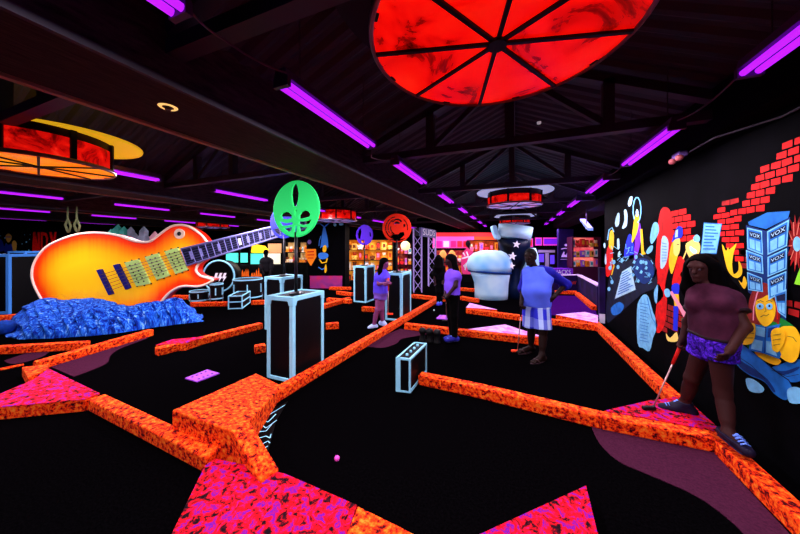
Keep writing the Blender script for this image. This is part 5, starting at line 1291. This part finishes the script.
def skin(name, prims, vox, mt, parent, k=.03, clips=()):
    v, f = surf(prims, vox, k, clips)
    me = bpy.data.meshes.new(name); off = np.array(parent['_loc']); me.from_pydata((v - off).tolist(), [], f.tolist()); me.materials.append(mt)
    me.polygons.foreach_set('use_smooth', [True] * len(me.polygons)); me.update()
    o = bpy.data.objects.new(name, me); COL.objects.link(o); o.parent = parent
    return o
def V3(a): return np.array((a[0], a[1], a[2]), float)
def unit(a): return a / (np.linalg.norm(a) + 1e-9)
def hand(w, dirn, palmn, s=1.0, curl=.6, thumb=1):
    """palm, four fingers and a thumb from the wrist along dirn; palmn points out of the palm"""
    d = unit(dirn); n = unit(palmn - d * palmn.dot(d)); sd = np.cross(d, n) * thumb; P = []
    kn = w + d * .085 * s
    P += [('c', w, w + d * .03 * s, .026 * s, .03 * s, {'k': .02})]
    for u in (-.024, 0, .024): P.append(('c', w + d * .03 * s + sd * u * .6 * s, kn + sd * u * s, .017 * s, .014 * s, {'k': .015}))
    for i, (u, L) in enumerate(((.033, .038), (.011, .043), (-.011, .04), (-.033, .031))):
        a = kn + sd * u * s; b = a + unit(d * math.cos(curl) + n * math.sin(curl)) * L * s; c = b + unit(d * math.cos(curl * 2.2) + n * math.sin(curl * 2.2)) * L * .85 * s
        P += [('c', a, b, .0105 * s, .0095 * s, {'k': .005}), ('c', b, c, .0095 * s, .008 * s, {'k': .005})]
    a = w + d * .035 * s + sd * .028 * s; b = a + unit(d * .6 + sd * .6 + n * .45) * .038 * s; c = b + unit(d * .7 + sd * .1 + n * .7) * .03 * s
    P += [('c', a, b, .014 * s, .012 * s, {'k': .01}), ('c', b, c, .012 * s, .009 * s, {'k': .006})]
    return P
def person(label, J, face, mats, vox=.009, heavy=1.0, hs=1.0, sleeve=.55, shirt_len=None, shorts_len=None, hair='long', shirt_fit=.018, feet='shoe', look=None, group=None, eyes=True, hands=None, trim=None, raglan=None, waist=None):
    J = {k: V3(v) for k, v in J.items()}
    f = unit(np.array([face[0], face[1], 0.0])); u = np.array([0, 0, 1.0]); sd = np.cross(f, u)     # sd: the figure's right side
    lk = unit(V3(look)) if look is not None else f
    ls = unit(np.cross(lk, u)); lu = np.cross(ls, lk)
    foot = (J['aL'] + J['aR']) / 2; foot[2] = min(J['tL'][2], J['tR'][2]) - .03
    t = thing('person', tuple(foot), label, 'person', group)
    J['sL'][2] -= .04; J['sR'][2] -= .04
    h = J['head']; R = [ls, lk, lu]
    W = heavy
    body = [('e', h + lu * .018 * hs, (.074 * hs, .092 * hs, .098 * hs), R), ('e', h + lk * .022 * hs - lu * .055 * hs, (.056 * hs, .07 * hs, .068 * hs), R),
            ('c', h + lk * .088 * hs + lu * .012 * hs, h + lk * .112 * hs - lu * .026 * hs, .010 * hs, .015 * hs, {'k': .012}),
            ('c', h + lk * .088 * hs - lu * .062 * hs - ls * .016 * hs, h + lk * .088 * hs - lu * .062 * hs + ls * .016 * hs, .011 * hs, .011 * hs, {'k': .012}),
            ('c', h + lk * .078 * hs + lu * .028 * hs - ls * .045 * hs, h + lk * .078 * hs + lu * .028 * hs + ls * .045 * hs, .014 * hs, .014 * hs, {'k': .02}),
            ('e', h + lk * .072 * hs - lu * .105 * hs, (.026 * hs, .024 * hs, .022 * hs), R)]
    for q in (-1, 1): body.append(('e', h + ls * q * .076 * hs - lu * .01 * hs - lk * .005, (.012 * hs, .022 * hs, .034 * hs), R, {'k': .01}))
    neckb = J['neck']
    body.append(('c', h - lu * .06 * hs - lk * .01, neckb - u * .03, .052 * hs, .058 * hs))
    ch, be, pe = J['chest'], J['belly'], J['pelvis']
    sx = unit(J['sR'] - J['sL']); px_ = unit(J['hR'] - J['hL'])
    torso = []
    def seg(a, b, wa, wb, ra, rb, sa, sb):
        for q in (-1, 0, 1): torso.append(('c', a + sa * wa * q, b + sb * wb * q, ra, rb))
    shw = np.linalg.norm(J['sR'] - J['sL']) / 2
    seg(neckb - u * .07, ch, shw * .55, shw * .58, .075 * W, .105 * W, sx, sx)
    seg(ch, be, shw * .55, .075 * W, .105 * W, .105 * W, sx, px_)
    seg(be, pe, .075 * W, .085 * W, .108 * W, .112 * W, px_, px_)
    torso += [('c', neckb - u * .01, J['sL'] + u * .01, .05, .055), ('c', neckb - u * .01, J['sR'] + u * .01, .05, .055)]
    if mats.get('bust'):
        for q in (-1, 1): torso.append(('e', ch + sx * q * .07 + f * .075, (.07, .065, .07), [sd, f, u]))
    arms = []
    for a, b, c in (('sL', 'eL', 'wL'), ('sR', 'eR', 'wR')):
        arms += [('c', J[a], J[b], .054 * W, .041 * W), ('c', J[b], J[c], .041 * W, .027)]
    legs = []
    for a, b, c, d in (('hL', 'kL', 'aL', 'tL'), ('hR', 'kR', 'aR', 'tR')):
        kn, an, to = J[b], J[c], J[d]
        bk = unit(an - kn); back = -f
        legs += [('c', J[a], kn, .09 * W, .058 * W), ('c', kn, an, .055 * W, .036), ('c', kn * .68 + an * .32 + back * .018, kn * .35 + an * .65 + back * .006, .056 * W, .044 * W)]
        fd = unit((to - an) * np.array([1, 1, 0])); flr = to[2] - .022
        heel = an - fd * .045; heel[2] = flr + .032; mid = (an + to) / 2; mid[2] = flr + .035
        legs += [('c', an, heel, .036, .032), ('c', heel, to, .032, .026), ('c', an, mid, .036, .032), ('c', mid, to, .034, .024)]
        if feet == 'sandal':
            ss = np.cross(fd, u)
            for q in (-1, -.5, 0, .5, 1): legs.append(('c', to + ss * q * .03, to + fd * (.035 - abs(q) * .012) + ss * q * .036 - u * .006, .013, .010, {'k': .006}))
    hn = []
    for sdn, w_, e_ in (('L', 'wL', 'eL'), ('R', 'wR', 'eR')):
        hd = (hands or {}).get(sdn, {})
        hn += hand(J[w_], V3(hd.get('dir', unit(J[w_] - J[e_]))), V3(hd.get('palm', f)), hs * 1.0, hd.get('curl', .55), hd.get('thumb', 1 if sdn == 'L' else -1))
    skin('body', body + torso + arms + legs + hn, vox, mats['skin'], t, .028)
    if eyes:
        for q in (-1, 1):
            c = h + lk * .083 * hs + ls * q * .03 * hs + lu * .002
            m = MB(); m.ball(c, .011 * hs, 10, 8); m.build('eye', mats.get('eye', PBLUE), t, smooth=True)
    # shirt
    infl = shirt_fit
    tp = [(p[0], p[1], p[2], p[3] + infl, p[4] + infl) if p[0] == 'c' else ('e', p[1], tuple(r + infl for r in p[2]), p[3]) for p in torso]
    sl = []
    for a, b, c in (('sL', 'eL', 'wL'), ('sR', 'eR', 'wR')):
        L = np.linalg.norm(J[b] - J[a])
        if sleeve <= 1:
            e = J[a] + (J[b] - J[a]) * sleeve; nn = unit(J[b] - J[a])
            sl.append(('c', J[a], J[a] + (J[b] - J[a]) * (sleeve + .15), .054 * W + infl + .004, .050 * W + infl + .006, {'clip': [(e, nn)]}))
        else:
            e = J[b] + (J[c] - J[b]) * (sleeve - 1); nn = unit(J[c] - J[b])
            sl += [('c', J[a], J[b], .058 * W + infl, .046 * W + infl), ('c', J[b], e + nn * .05, .046 * W + infl, .036 * W + infl, {'clip': [(e, nn)]})]
    hem = pe[2] - (shirt_len if shirt_len is not None else .02)
    neckcut = neckb + u * .035 + f * .0
    clips = [((0, 0, hem), (0, 0, -1))]
    if raglan is not None:
        skin('shirt', tp, vox, mats['top'], t, .03, clips + [(neckcut, (0, 0, 1))])
        for q in (0, 1):
            a, b = (('sL', 'eL'), ('sR', 'eR'))[q]
            pr = sl[2 * q:2 * q + 2] if sleeve > 1 else sl[q:q + 1]
            skin('sleeve', [('c', neckb + (J[a] - neckb) * .45 - u * .0, J[a], .058 + infl, .064 + infl)] + pr, vox, raglan, t, .03)
    else:
        skin('shirt', tp + sl, vox, mats['top'], t, .03, clips + [(neckcut, (0, 0, 1))])
    if trim is not None:
        for a, b in (('sL', 'eL'), ('sR', 'eR')):
            nn = unit(J[b] - J[a]); e = J[a] + (J[b] - J[a]) * sleeve
            skin('cuff', [('c', J[a], J[b], .058 * W + infl + .006, .052 * W + infl + .012)], vox, trim, t, .02, [(e + nn * .004, nn), (e - nn * .022, -nn)])
        skin('hem', [(p[0], p[1], p[2], p[3] + .005, p[4] + .005) for p in tp if p[0] == 'c'], vox, trim, t, .03, [((0, 0, hem - .002), (0, 0, -1)), ((0, 0, hem + .025), (0, 0, 1))])
    # bottoms
    lf_ = .016
    lo = [('c', be * .35 + pe * .65 + px_ * q * .08 * W, pe + px_ * q * .085 * W, .112 * W + lf_ - .004, .114 * W + lf_) for q in (-1, 0, 1)]
    wz = (be[2] * .35 + pe[2] * .65) + .02
    for a, b, c in (('hL', 'kL', 'aL'), ('hR', 'kR', 'aR')):
        if shorts_len is None:
            lo += [('c', J[a], J[b], .092 * W + lf_, .060 * W + lf_), ('c', J[b], J[c], .060 * W + lf_, .042 + lf_, {'clip': [(J[c], unit(J[c] - J[b]))]})]
        else:
            e = J[a] + (J[b] - J[a]) * shorts_len; nn = unit(J[b] - J[a])
            lo.append(('c', J[a], J[a] + (J[b] - J[a]) * (shorts_len + .2), .094 * W + lf_ + .006, .085 * W + lf_ + (.022 if shorts_len > .6 else .01), {'clip': [(e, nn)]}))
    skin('trousers' if shorts_len is None else 'shorts', lo, vox, mats['bottom'], t, .025, [((0, 0, wz + .02), (0, 0, 1))])
    # shoes
    for c, d in (('aL', 'tL'), ('aR', 'tR')):
        an, to = J[c], J[d]; fd = unit((to - an) * np.array([1, 1, 0])); ss = np.cross(fd, u); flr = to[2] - .022
        if feet == 'shoe':
            heel = an - fd * .045; heel[2] = flr + .04; to2 = to + fd * .01; to2[2] = flr + .034; mid = (an + to) / 2; mid[2] = flr + .05
            o = skin('shoe', [('c', heel, mid, .045, .046), ('c', mid, to2, .046, .038), ('c', an, heel, .05, .046), ('c', an, mid, .048, .044)], vox, mats['shoe'], t, .02, [((0, 0, an[2] + .012), (0, 0, 1)), ((0, 0, flr + .004), (0, 0, -1))])
            offp = Vector(t['_loc'])
            sm = MB(); sm.tube([Vector(heel - u * .034 - fd * .01), Vector(mid - u * .043), Vector(to2 - u * .028)], [.044, .046, .038], 10); s_ = sm.build('sole', mats.get('sole', mats['shoe']), None)
            for vtx in s_.data.vertices: vtx.co.z = flr + .004 + (vtx.co.z - flr) * .16 if True else 0
            s_.data.transform(Matrix.Translation(-offp)); s_.parent = o
            lm = MB()
            for q in range(4):
                c_ = Vector(mid * (1 - q / 4) + to2 * (q / 4) * 1.0) + Vector((0, 0, .046 - .003 * q)); lm.tube([c_ - Vector(ss) * .028 - Vector((0, 0, .01)), c_ + Vector((0, 0, .004)), c_ + Vector(ss) * .028 - Vector((0, 0, .01))], .006, 6)
            lm.tube([Vector(an) + Vector(fd) * .05 + Vector((0, 0, .01)), Vector(mid) + Vector((0, 0, .05))], .012, 6)
            l_ = lm.build('lace', mats.get('lace', mats['shoe']), None, smooth=True); l_.data.transform(Matrix.Translation(-offp)); l_.parent = o
        else:
            sm = MB(); P = []
            for q in range(16):
                a = 2 * PI * q / 16; c_ = (an + to) / 2 + fd * (.0 + .15 * math.cos(a)) + ss * (.047 + .008 * math.cos(a)) * math.sin(a); P.append((c_[0], c_[1]))
            sm.prism(P, flr - .018, flr + .002); o = sm.build('sandal', mats['shoe'], t)
            lm = MB(); tt = Vector(to - fd * .035); tt.z = flr + .075; q1 = Vector(to - fd * .08 + ss * .045); q2 = Vector(to - fd * .08 - ss * .045); q1.z = q2.z = flr; ft = Vector(to + fd * .01); ft.z = flr + .035
            lm.tube([q1, q1 * .5 + ft * .5 + Vector((0, 0, .035)), ft], .009, 6); lm.tube([q2, q2 * .5 + ft * .5 + Vector((0, 0, .035)), ft], .009, 6)
            l_ = lm.build('strap', mats.get('lace', mats['shoe']), None, smooth=True); l_.data.transform(Matrix.Translation(-Vector(t['_loc']))); l_.parent = o
    # hair
    if hair == 'short':
        skin('hair', [('e', h + lu * .028 * hs - lk * .008, (.083 * hs, .098 * hs, .102 * hs), R)], vox * .8, mats['hair'], t, .02, [(h + lk * .045 * hs + lu * .05 * hs, unit(lk * .8 - lu * .75)), (h - lu * .05 * hs, -lu)])
    else:
        L = mats.get('hairlen', .38)
        cap = [('e', h + lu * .026 * hs - lk * .012, (.092 * hs, .104 * hs, .108 * hs), R, {'clip': [(h + lk * .052 * hs + lu * .055 * hs, unit(lk * .9 - lu * .55))]})]
        for q in (-1, -.5, 0, .5, 1):
            a = h + ls * q * .072 * hs - lk * (.075 - abs(q) * .05) * hs + lu * .02 * hs; b = h + ls * q * .095 - lk * (.095 - abs(q) * .04) - u * L * .5; c = h + ls * q * .085 - lk * (.09 - abs(q) * .02) - u * L
            vv = mats.get('vol', 1); cap += [('c', a, b, .045 * hs * vv, .05 * vv), ('c', b, c, .05 * vv, .022 * vv)]
        for st_ in mats.get('strands', ()):
            q = [V3(dp(*k_)) for k_ in st_]
            for i in range(len(q) - 1): cap.append(('c', q[i], q[i + 1], .062 - .008 * i, .054 - .012 * i))
        skin('hair', cap, vox, mats['hair'], t, .03)
    return t, J
def putter(a, b, label, grip, head, hd):
    """a: grip end, b: head; hd: direction of the head"""
    a = Vector(a); b = Vector(b); t = thing('putter', b, label, 'golf putter'); d = (b - a).normalized(); hd = Vector(hd).normalized()
    m = MB(); m.tube([a, a + d * .26], [.017, .013], 8); m.build('grip', grip, t, smooth=True)
    m = MB(); m.tube([a + d * .25, b], .007, 8); m.build('shaft', mat('putter_shaft', (190, 150, 150), .3, .5, .6), t, smooth=True)
    sd = hd.cross(UP); m = MB(); q = [b + hd * x + sd * y for x, y in ((-.02, -.018), (.1, -.018), (.1, .018), (-.02, .018))]; m.hexa([p - UP * .014 for p in q], [p + UP * .018 for p in q]); m.build('head', head, t, bevel=.006)
def JJ(**k): return {a: dp(*b) for a, b in k.items()}
HAIR = mat('dark_hair', (5, 2.5, 4), .8, .03); WHITEL = mat('blacklit_white', (110, 150, 255), .7); ORP = mat('orange_putter', (255, 70, 30), .6)
PBLK = mat('putter_black', (14, 12, 14), .5)
# -- woman stepping over the curb beside the mural
wm = {'skin': mat('dim_skin_brown', (50, 21, 20), .6, .12), 'top': speckle('mauve_tee', [(.35, (50, 16, 34)), (.65, (66, 25, 46))], 9, 3), 'bottom': speckle('galaxy_shorts', [(.32, (14, 4, 40)), (.45, (40, 14, 120)), (.55, (80, 30, 215)), (.70, (150, 80, 255))], 22, 4, dist=1.0), 'shoe': mat('dark_sneaker', (22, 16, 40), .6), 'sole': mat('dark_sole', (30, 26, 60), .6), 'lace': WHITEL, 'hair': mat('black_brown_hair', (4, 2, 2.5), .8, .02), 'eye': mat('dim_eye', (60, 44, 52), .4), 'bust': True, 'hairlen': .40, 'vol': 1.2, 'strands': [[(708, 262, 2.56), (718, 274, 2.50), (730, 288, 2.44), (739, 299, 2.40)], [(706, 260, 2.58), (714, 276, 2.56), (724, 292, 2.52), (730, 304, 2.50)]]}
Jw = JJ(head=(700, 268, 2.52), neck=(708, 287, 2.49), chest=(712, 303, 2.48), belly=(713, 322, 2.47), pelvis=(713, 340, 2.46), sL=(731, 295, 2.39), sR=(700, 294, 2.59), eL=(745, 327, 2.28), wL=(731, 349, 2.20), eR=(688, 322, 2.74), wR=(683, 338, 2.74), hL=(720, 346, 2.38), hR=(706, 345, 2.54), kL=(723, 393, 2.36), aL=(729, 434.5, 2.26), tL=(747, 452.5, 2.10), kR=(692, 378, 2.63), aR=(685, 402.5, 2.735), tR=(664, 408.5, 2.80))
person('person with dark hair in a mauve tee and purple galaxy shorts stepping beside the mural', Jw, -RIGHT * .86 - FWD * .5 + Vector((0, 0, 0)), wm, vox=.008, heavy=.94, hs=.95, sleeve=.50, shirt_len=-.03, shorts_len=.30, look=tuple(-RIGHT * .9 - FWD * .35 - UP * .15), trim=mat('dark_trim', (26, 6, 16), .7), hands={'L': {'palm': tuple(RIGHT * -.6 + FWD * .6), 'curl': .45}, 'R': {'palm': tuple(-FWD), 'curl': 1.0}})
hp = Vector(Jw['wR']) + (Vector(Jw['wR']) - Vector(Jw['eR'])).normalized() * .07
pt_ = fl(653, 408, CH + .02)
d_ = (pt_ - hp).normalized()
putter(hp - d_ * .06, pt_, 'red gripped golf putter held out by the woman in galaxy shorts', mat('red_grip', (205, 24, 20), .6), PBLK, -RIGHT)
# -- man with hand on hip
mm_ = {'skin': mat('dark_skin', (27, 12, 10), .6, .12), 'top': mat('blue_white_tee', (82, 108, 250), .8, var=.12, vscale=6), 'bottom': None, 'shoe': mat('brown_sandal', (52, 34, 40), .7), 'lace': mat('sandal_strap', (80, 56, 60), .7), 'hair': mat('black_short_hair', (5, 4, 5), .8), 'eye': mat('dim_eye', (60, 44, 52), .4)}
pm = bpy.data.materials.new('blue_white_plaid'); pm.use_nodes = True; nt = pm.node_tree; bs = nt.nodes['Principled BSDF']; bs.inputs['Roughness'].default_value = .9
ge = nt.nodes.new('ShaderNodeNewGeometry'); acc_ = None
for vec, sc_ in (((CS, SN, 0), 9.5), ((0, 0, 1), 3.2)):
    dt = nt.nodes.new('ShaderNodeVectorMath'); dt.operation = 'DOT_PRODUCT'; dt.inputs[1].default_value = vec; nt.links.new(ge.outputs['Position'], dt.inputs[0])
    mu = nt.nodes.new('ShaderNodeMath'); mu.operation = 'MULTIPLY'; mu.inputs[1].default_value = sc_; nt.links.new(dt.outputs['Value'], mu.inputs[0])
    fr = nt.nodes.new('ShaderNodeMath'); fr.operation = 'FRACT'; nt.links.new(mu.outputs[0], fr.inputs[0])
    gt2 = nt.nodes.new('ShaderNodeMath'); gt2.operation = 'GREATER_THAN'; gt2.inputs[1].default_value = .5; nt.links.new(fr.outputs[0], gt2.inputs[0])
    w_ = nt.nodes.new('ShaderNodeMath'); w_.operation = 'MULTIPLY'; w_.inputs[1].default_value = .75 if sc_ > 5 else .25; nt.links.new(gt2.outputs[0], w_.inputs[0])
    if acc_ is None: acc_ = w_
    else:
        ad = nt.nodes.new('ShaderNodeMath'); nt.links.new(acc_.outputs[0], ad.inputs[0]); nt.links.new(w_.outputs[0], ad.inputs[1]); acc_ = ad
rp = nt.nodes.new('ShaderNodeValToRGB'); nt.links.new(acc_.outputs[0], rp.inputs[0]); rp.color_ramp.elements[0].color = (*lin((24, 34, 205)), 1); rp.color_ramp.elements[1].color = (*lin((175, 200, 255)), 1); nt.links.new(rp.outputs[0], bs.inputs['Base Color'])
mm_['bottom'] = pm
Jm = JJ(head=(530.5, 257, 4.42), neck=(535, 268.5, 4.42), chest=(537.5, 278, 4.40), belly=(536, 291, 4.34), pelvis=(536, 303, 4.40), sR=(527.5, 270.5, 4.52), sL=(549, 270.5, 4.30), eR=(523, 288, 4.52), wR=(521.5, 302, 4.38), eL=(566, 284.5, 4.42), wL=(554, 296.5, 4.22), hR=(530, 306, 4.48), hL=(542, 306, 4.32), kR=(531, 328, 4.5), aR=(531, 347, 4.6), tR=(519.5, 351.7, 4.5), kL=(543, 331, 4.28), aL=(542, 354.5, 4.24), tL=(534, 361.5, 4.17))
person('person in a blue raglan tee and plaid shorts, hand on hip, wearing sandals', Jm, -RIGHT * .62 - FWD * .78, mm_, vox=.008, heavy=1.02, hs=1.04, sleeve=1.25, shirt_len=.05, shorts_len=.92, hair='short', shirt_fit=.026, feet='sandal', look=tuple(-RIGHT * .75 - FWD * .62 - UP * .05), raglan=mat('raglan_blue', (18, 17, 145), .8), hands={'L': {'dir': tuple(-RIGHT * .8 - UP * .5 - FWD * .2), 'palm': tuple(-RIGHT * .3 + FWD * .8), 'curl': .7}, 'R': {'palm': tuple(-FWD * .5 + RIGHT * .5), 'curl': 1.1}})
m = MB(); PRT = []
hp = Vector(Jm['wR']) + Vector((0, 0, -.08)); pt_ = fl(517.5, 352.5); pt_.z = .025
d_ = (pt_ - hp).normalized(); putter(hp - d_ * .1, pt_, 'golf putter with orange head held by the man in plaid shorts', PBLK, ORP, -RIGHT)
# -- girl in lilac top
ws = mat('lilac_top', (118, 72, 230), .8); SK2 = mat('dim_skin_plum', (42, 18, 26), .6)
gm = {'skin': SK2, 'top': ws, 'bottom': mat('black_trousers', (3, 2.5, 4), .8, .05), 'shoe': mat('blue_sneaker', (40, 36, 150), .7), 'sole': mat('dark_sole', (30, 26, 60)), 'lace': WHITEL, 'hair': HAIR, 'hairlen': .36}
Jg = JJ(head=(451, 261, 5.05), neck=(452.5, 270.5, 5.05), chest=(453, 277, 5.05), belly=(452, 286, 5.05), pelvis=(452, 294, 5.05), sL=(456.5, 273.5, 4.92), sR=(449, 273.5, 5.22), eL=(455.5, 286, 4.86), wL=(448, 295, 4.86), eR=(446.5, 286, 5.22), wR=(445.5, 294.5, 5.0), hL=(454, 297, 4.98), hR=(450.5, 297, 5.13), kL=(454, 316, 5.0), aL=(454.5, 336.5, 5.04), tL=(447, 340.7, 5.0), kR=(451, 316, 5.15), aR=(452.5, 335.5, 5.18), tR=(446, 339.3, 5.2))
person('person with dark hair in a lilac top and black trousers looking down', Jg, -RIGHT * .9 - FWD * .3, gm, vox=.010, heavy=.86, hs=.98, sleeve=.25, shirt_len=-.0, look=tuple(-RIGHT * .85 - FWD * .2 - UP * .4), eyes=False, hands={'L': {'palm': tuple(-RIGHT), 'curl': 1.0}, 'R': {'palm': tuple(-FWD), 'curl': 1.0}})
hp = Vector(Jg['wL']) + Vector((0, 0, -.07)) - RIGHT * .03; pt_ = fl(446.5, 322); pt_.z = .025; d_ = (pt_ - hp).normalized(); putter(hp - d_ * .1, pt_, 'dark gripped golf putter of the girl in the lilac top', PBLK, PBLK, -RIGHT)
# -- child in black behind her
km = {'skin': SK2, 'top': mat('black_clothes', (4, 3, 5), .8, .05), 'bottom': mat('black_trousers', (8, 6, 10)), 'shoe': mat('violet_sneaker', (70, 60, 220), .7), 'hair': HAIR, 'hairlen': .5, 'lace': WHITEL}
Jk = JJ(head=(438.5, 259, 8.3), neck=(439, 265, 8.3), chest=(439, 269, 8.3), belly=(439.5, 274.5, 8.3), pelvis=(439.5, 279, 8.3), sL=(435, 266.8, 8.3), sR=(443, 266.8, 8.3), eL=(434, 274.5, 8.25), wL=(434.8, 281, 8.2), eR=(443.8, 274.5, 8.3), wR=(443, 281, 8.2), hL=(438, 281, 8.3), hR=(441, 281, 8.3), kL=(438.2, 292, 8.25), aL=(438.6, 302.7, 8.3), tL=(437.8, 304.9, 8.15), kR=(440.8, 292, 8.3), aR=(440.6, 302.2, 8.35), tR=(440.2, 304.4, 8.2))
person('person in black with very long dark hair standing behind the girl in lilac', Jk, -FWD, km, vox=.013, heavy=.85, hs=.95, sleeve=1.3, hair='long', look=tuple(FWD), eyes=False)
# -- girl in lavender by the flight case
lm_ = {'skin': mat('lit_skin_plum', (128, 58, 110), .6), 'top': mat('lavender_top', (92, 66, 245), .8), 'bottom': mat('lavender_shorts', (120, 80, 190), .8), 'shoe': mat('white_sneaker', (185, 205, 255), .7), 'hair': HAIR, 'hairlen': .34, 'lace': PBLUE}
Jl = JJ(head=(384, 263.5, 6.1), neck=(383, 271, 6.1), chest=(381.5, 277.5, 6.1), belly=(380.5, 285, 6.12), pelvis=(380.5, 292, 6.12), sL=(386.5, 274.5, 6.0), sR=(378, 274, 6.2), eL=(388, 282, 5.85), wL=(388.5, 282, 5.62), eR=(378.5, 284, 6.0), wR=(384.5, 283.5, 5.72), hL=(382.5, 295, 6.08), hR=(378.8, 295, 6.16), kL=(381.8, 309, 6.05), aL=(382.5, 321.3, 6.1), tL=(385.0, 324.6, 6.06), kR=(377.3, 310, 6.0), aR=(374, 325, 6.03), tR=(369.8, 328.2, 5.98))
person('person with dark hair in a lavender top and white sneakers beside the tall flight case', Jl, RIGHT * .75 - FWD * .55, lm_, vox=.011, heavy=.84, hs=.96, sleeve=.6, shorts_len=.35, shirt_len=.02, look=tuple(RIGHT * .7 - FWD * .3 - UP * .35), eyes=False, hands={'L': {'palm': tuple(-UP), 'curl': 1.1}, 'R': {'palm': tuple(-UP), 'curl': 1.1}})
hp = (Vector(Jl['wL']) + Vector(Jl['wR'])) / 2 + RIGHT * .04 - FWD * .03; pt_ = dp(388, 314, 5.62); pt_.z = max(.03, pt_.z); d_ = (pt_ - hp).normalized(); putter(hp - d_ * .1, pt_, 'orange golf putter held in front of the tall flight case', ORP, ORP, RIGHT)
# -- silhouetted visitor by the screens
sm_ = {'skin': mat('silhouette_skin', (8, 5, 7), .8), 'top': mat('dark_jacket', (6, 5, 12), .8), 'bottom': mat('black_trousers', (8, 6, 10)), 'shoe': mat('dark_sneaker', (22, 16, 40)), 'hair': HAIR}
Js = JJ(head=(266, 253, 10.3), neck=(266.3, 258, 10.3), chest=(266.5, 261.5, 10.3), belly=(266.5, 266.5, 10.3), pelvis=(266.5, 271, 10.3), sL=(262, 260, 10.3), sR=(271, 260, 10.3), eL=(261, 267, 10.2), wL=(263, 272, 10.1), eR=(272, 267, 10.2), wR=(270.5, 272, 10.1), hL=(265, 272.5, 10.3), hR=(268, 272.5, 10.3), kL=(265, 282, 10.3), aL=(265, 291.7, 10.3), tL=(264.3, 293, 10.15), kR=(268, 282, 10.3), aR=(268, 291.7, 10.3), tR=(267.8, 293, 10.15))
person('person in a dark jacket silhouetted against the lit teal panels', Js, -FWD, sm_, vox=.014, heavy=1.05, hs=1.0, sleeve=1.5, hair='short', look=tuple(FWD), eyes=False)
# ================================================================ CAMERA, WORLD, EXPOSURE
w = bpy.data.worlds.new('world'); SC.world = w; w.use_nodes = True
w.node_tree.nodes['Background'].inputs['Color'].default_value = (.35, .25, .6, 1); w.node_tree.nodes['Background'].inputs['Strength'].default_value = .02
cam = bpy.data.cameras.new('camera'); cam.sensor_width = 36; cam.lens = F / 800 * 36; cam.shift_y = -(267 - HY) / 800; cam.clip_start = .05
co = bpy.data.objects.new('camera', cam); COL.objects.link(co); co.location = (0, 0, H); co.rotation_euler = (PI / 2, 0, YAW); SC.camera = co
SC.view_settings.view_transform = 'Standard'; SC.view_settings.look = 'None'; SC.view_settings.gamma = 1; SC.view_settings.exposure = 0.0; SC.view_settings.use_curve_mapping = False
SC.cycles.use_denoising = True
SC.cycles.max_bounces = 5; SC.cycles.diffuse_bounces = 3; SC.cycles.glossy_bounces = 3
for o in bpy.data.objects:
    if '_loc' in o: del o['_loc']
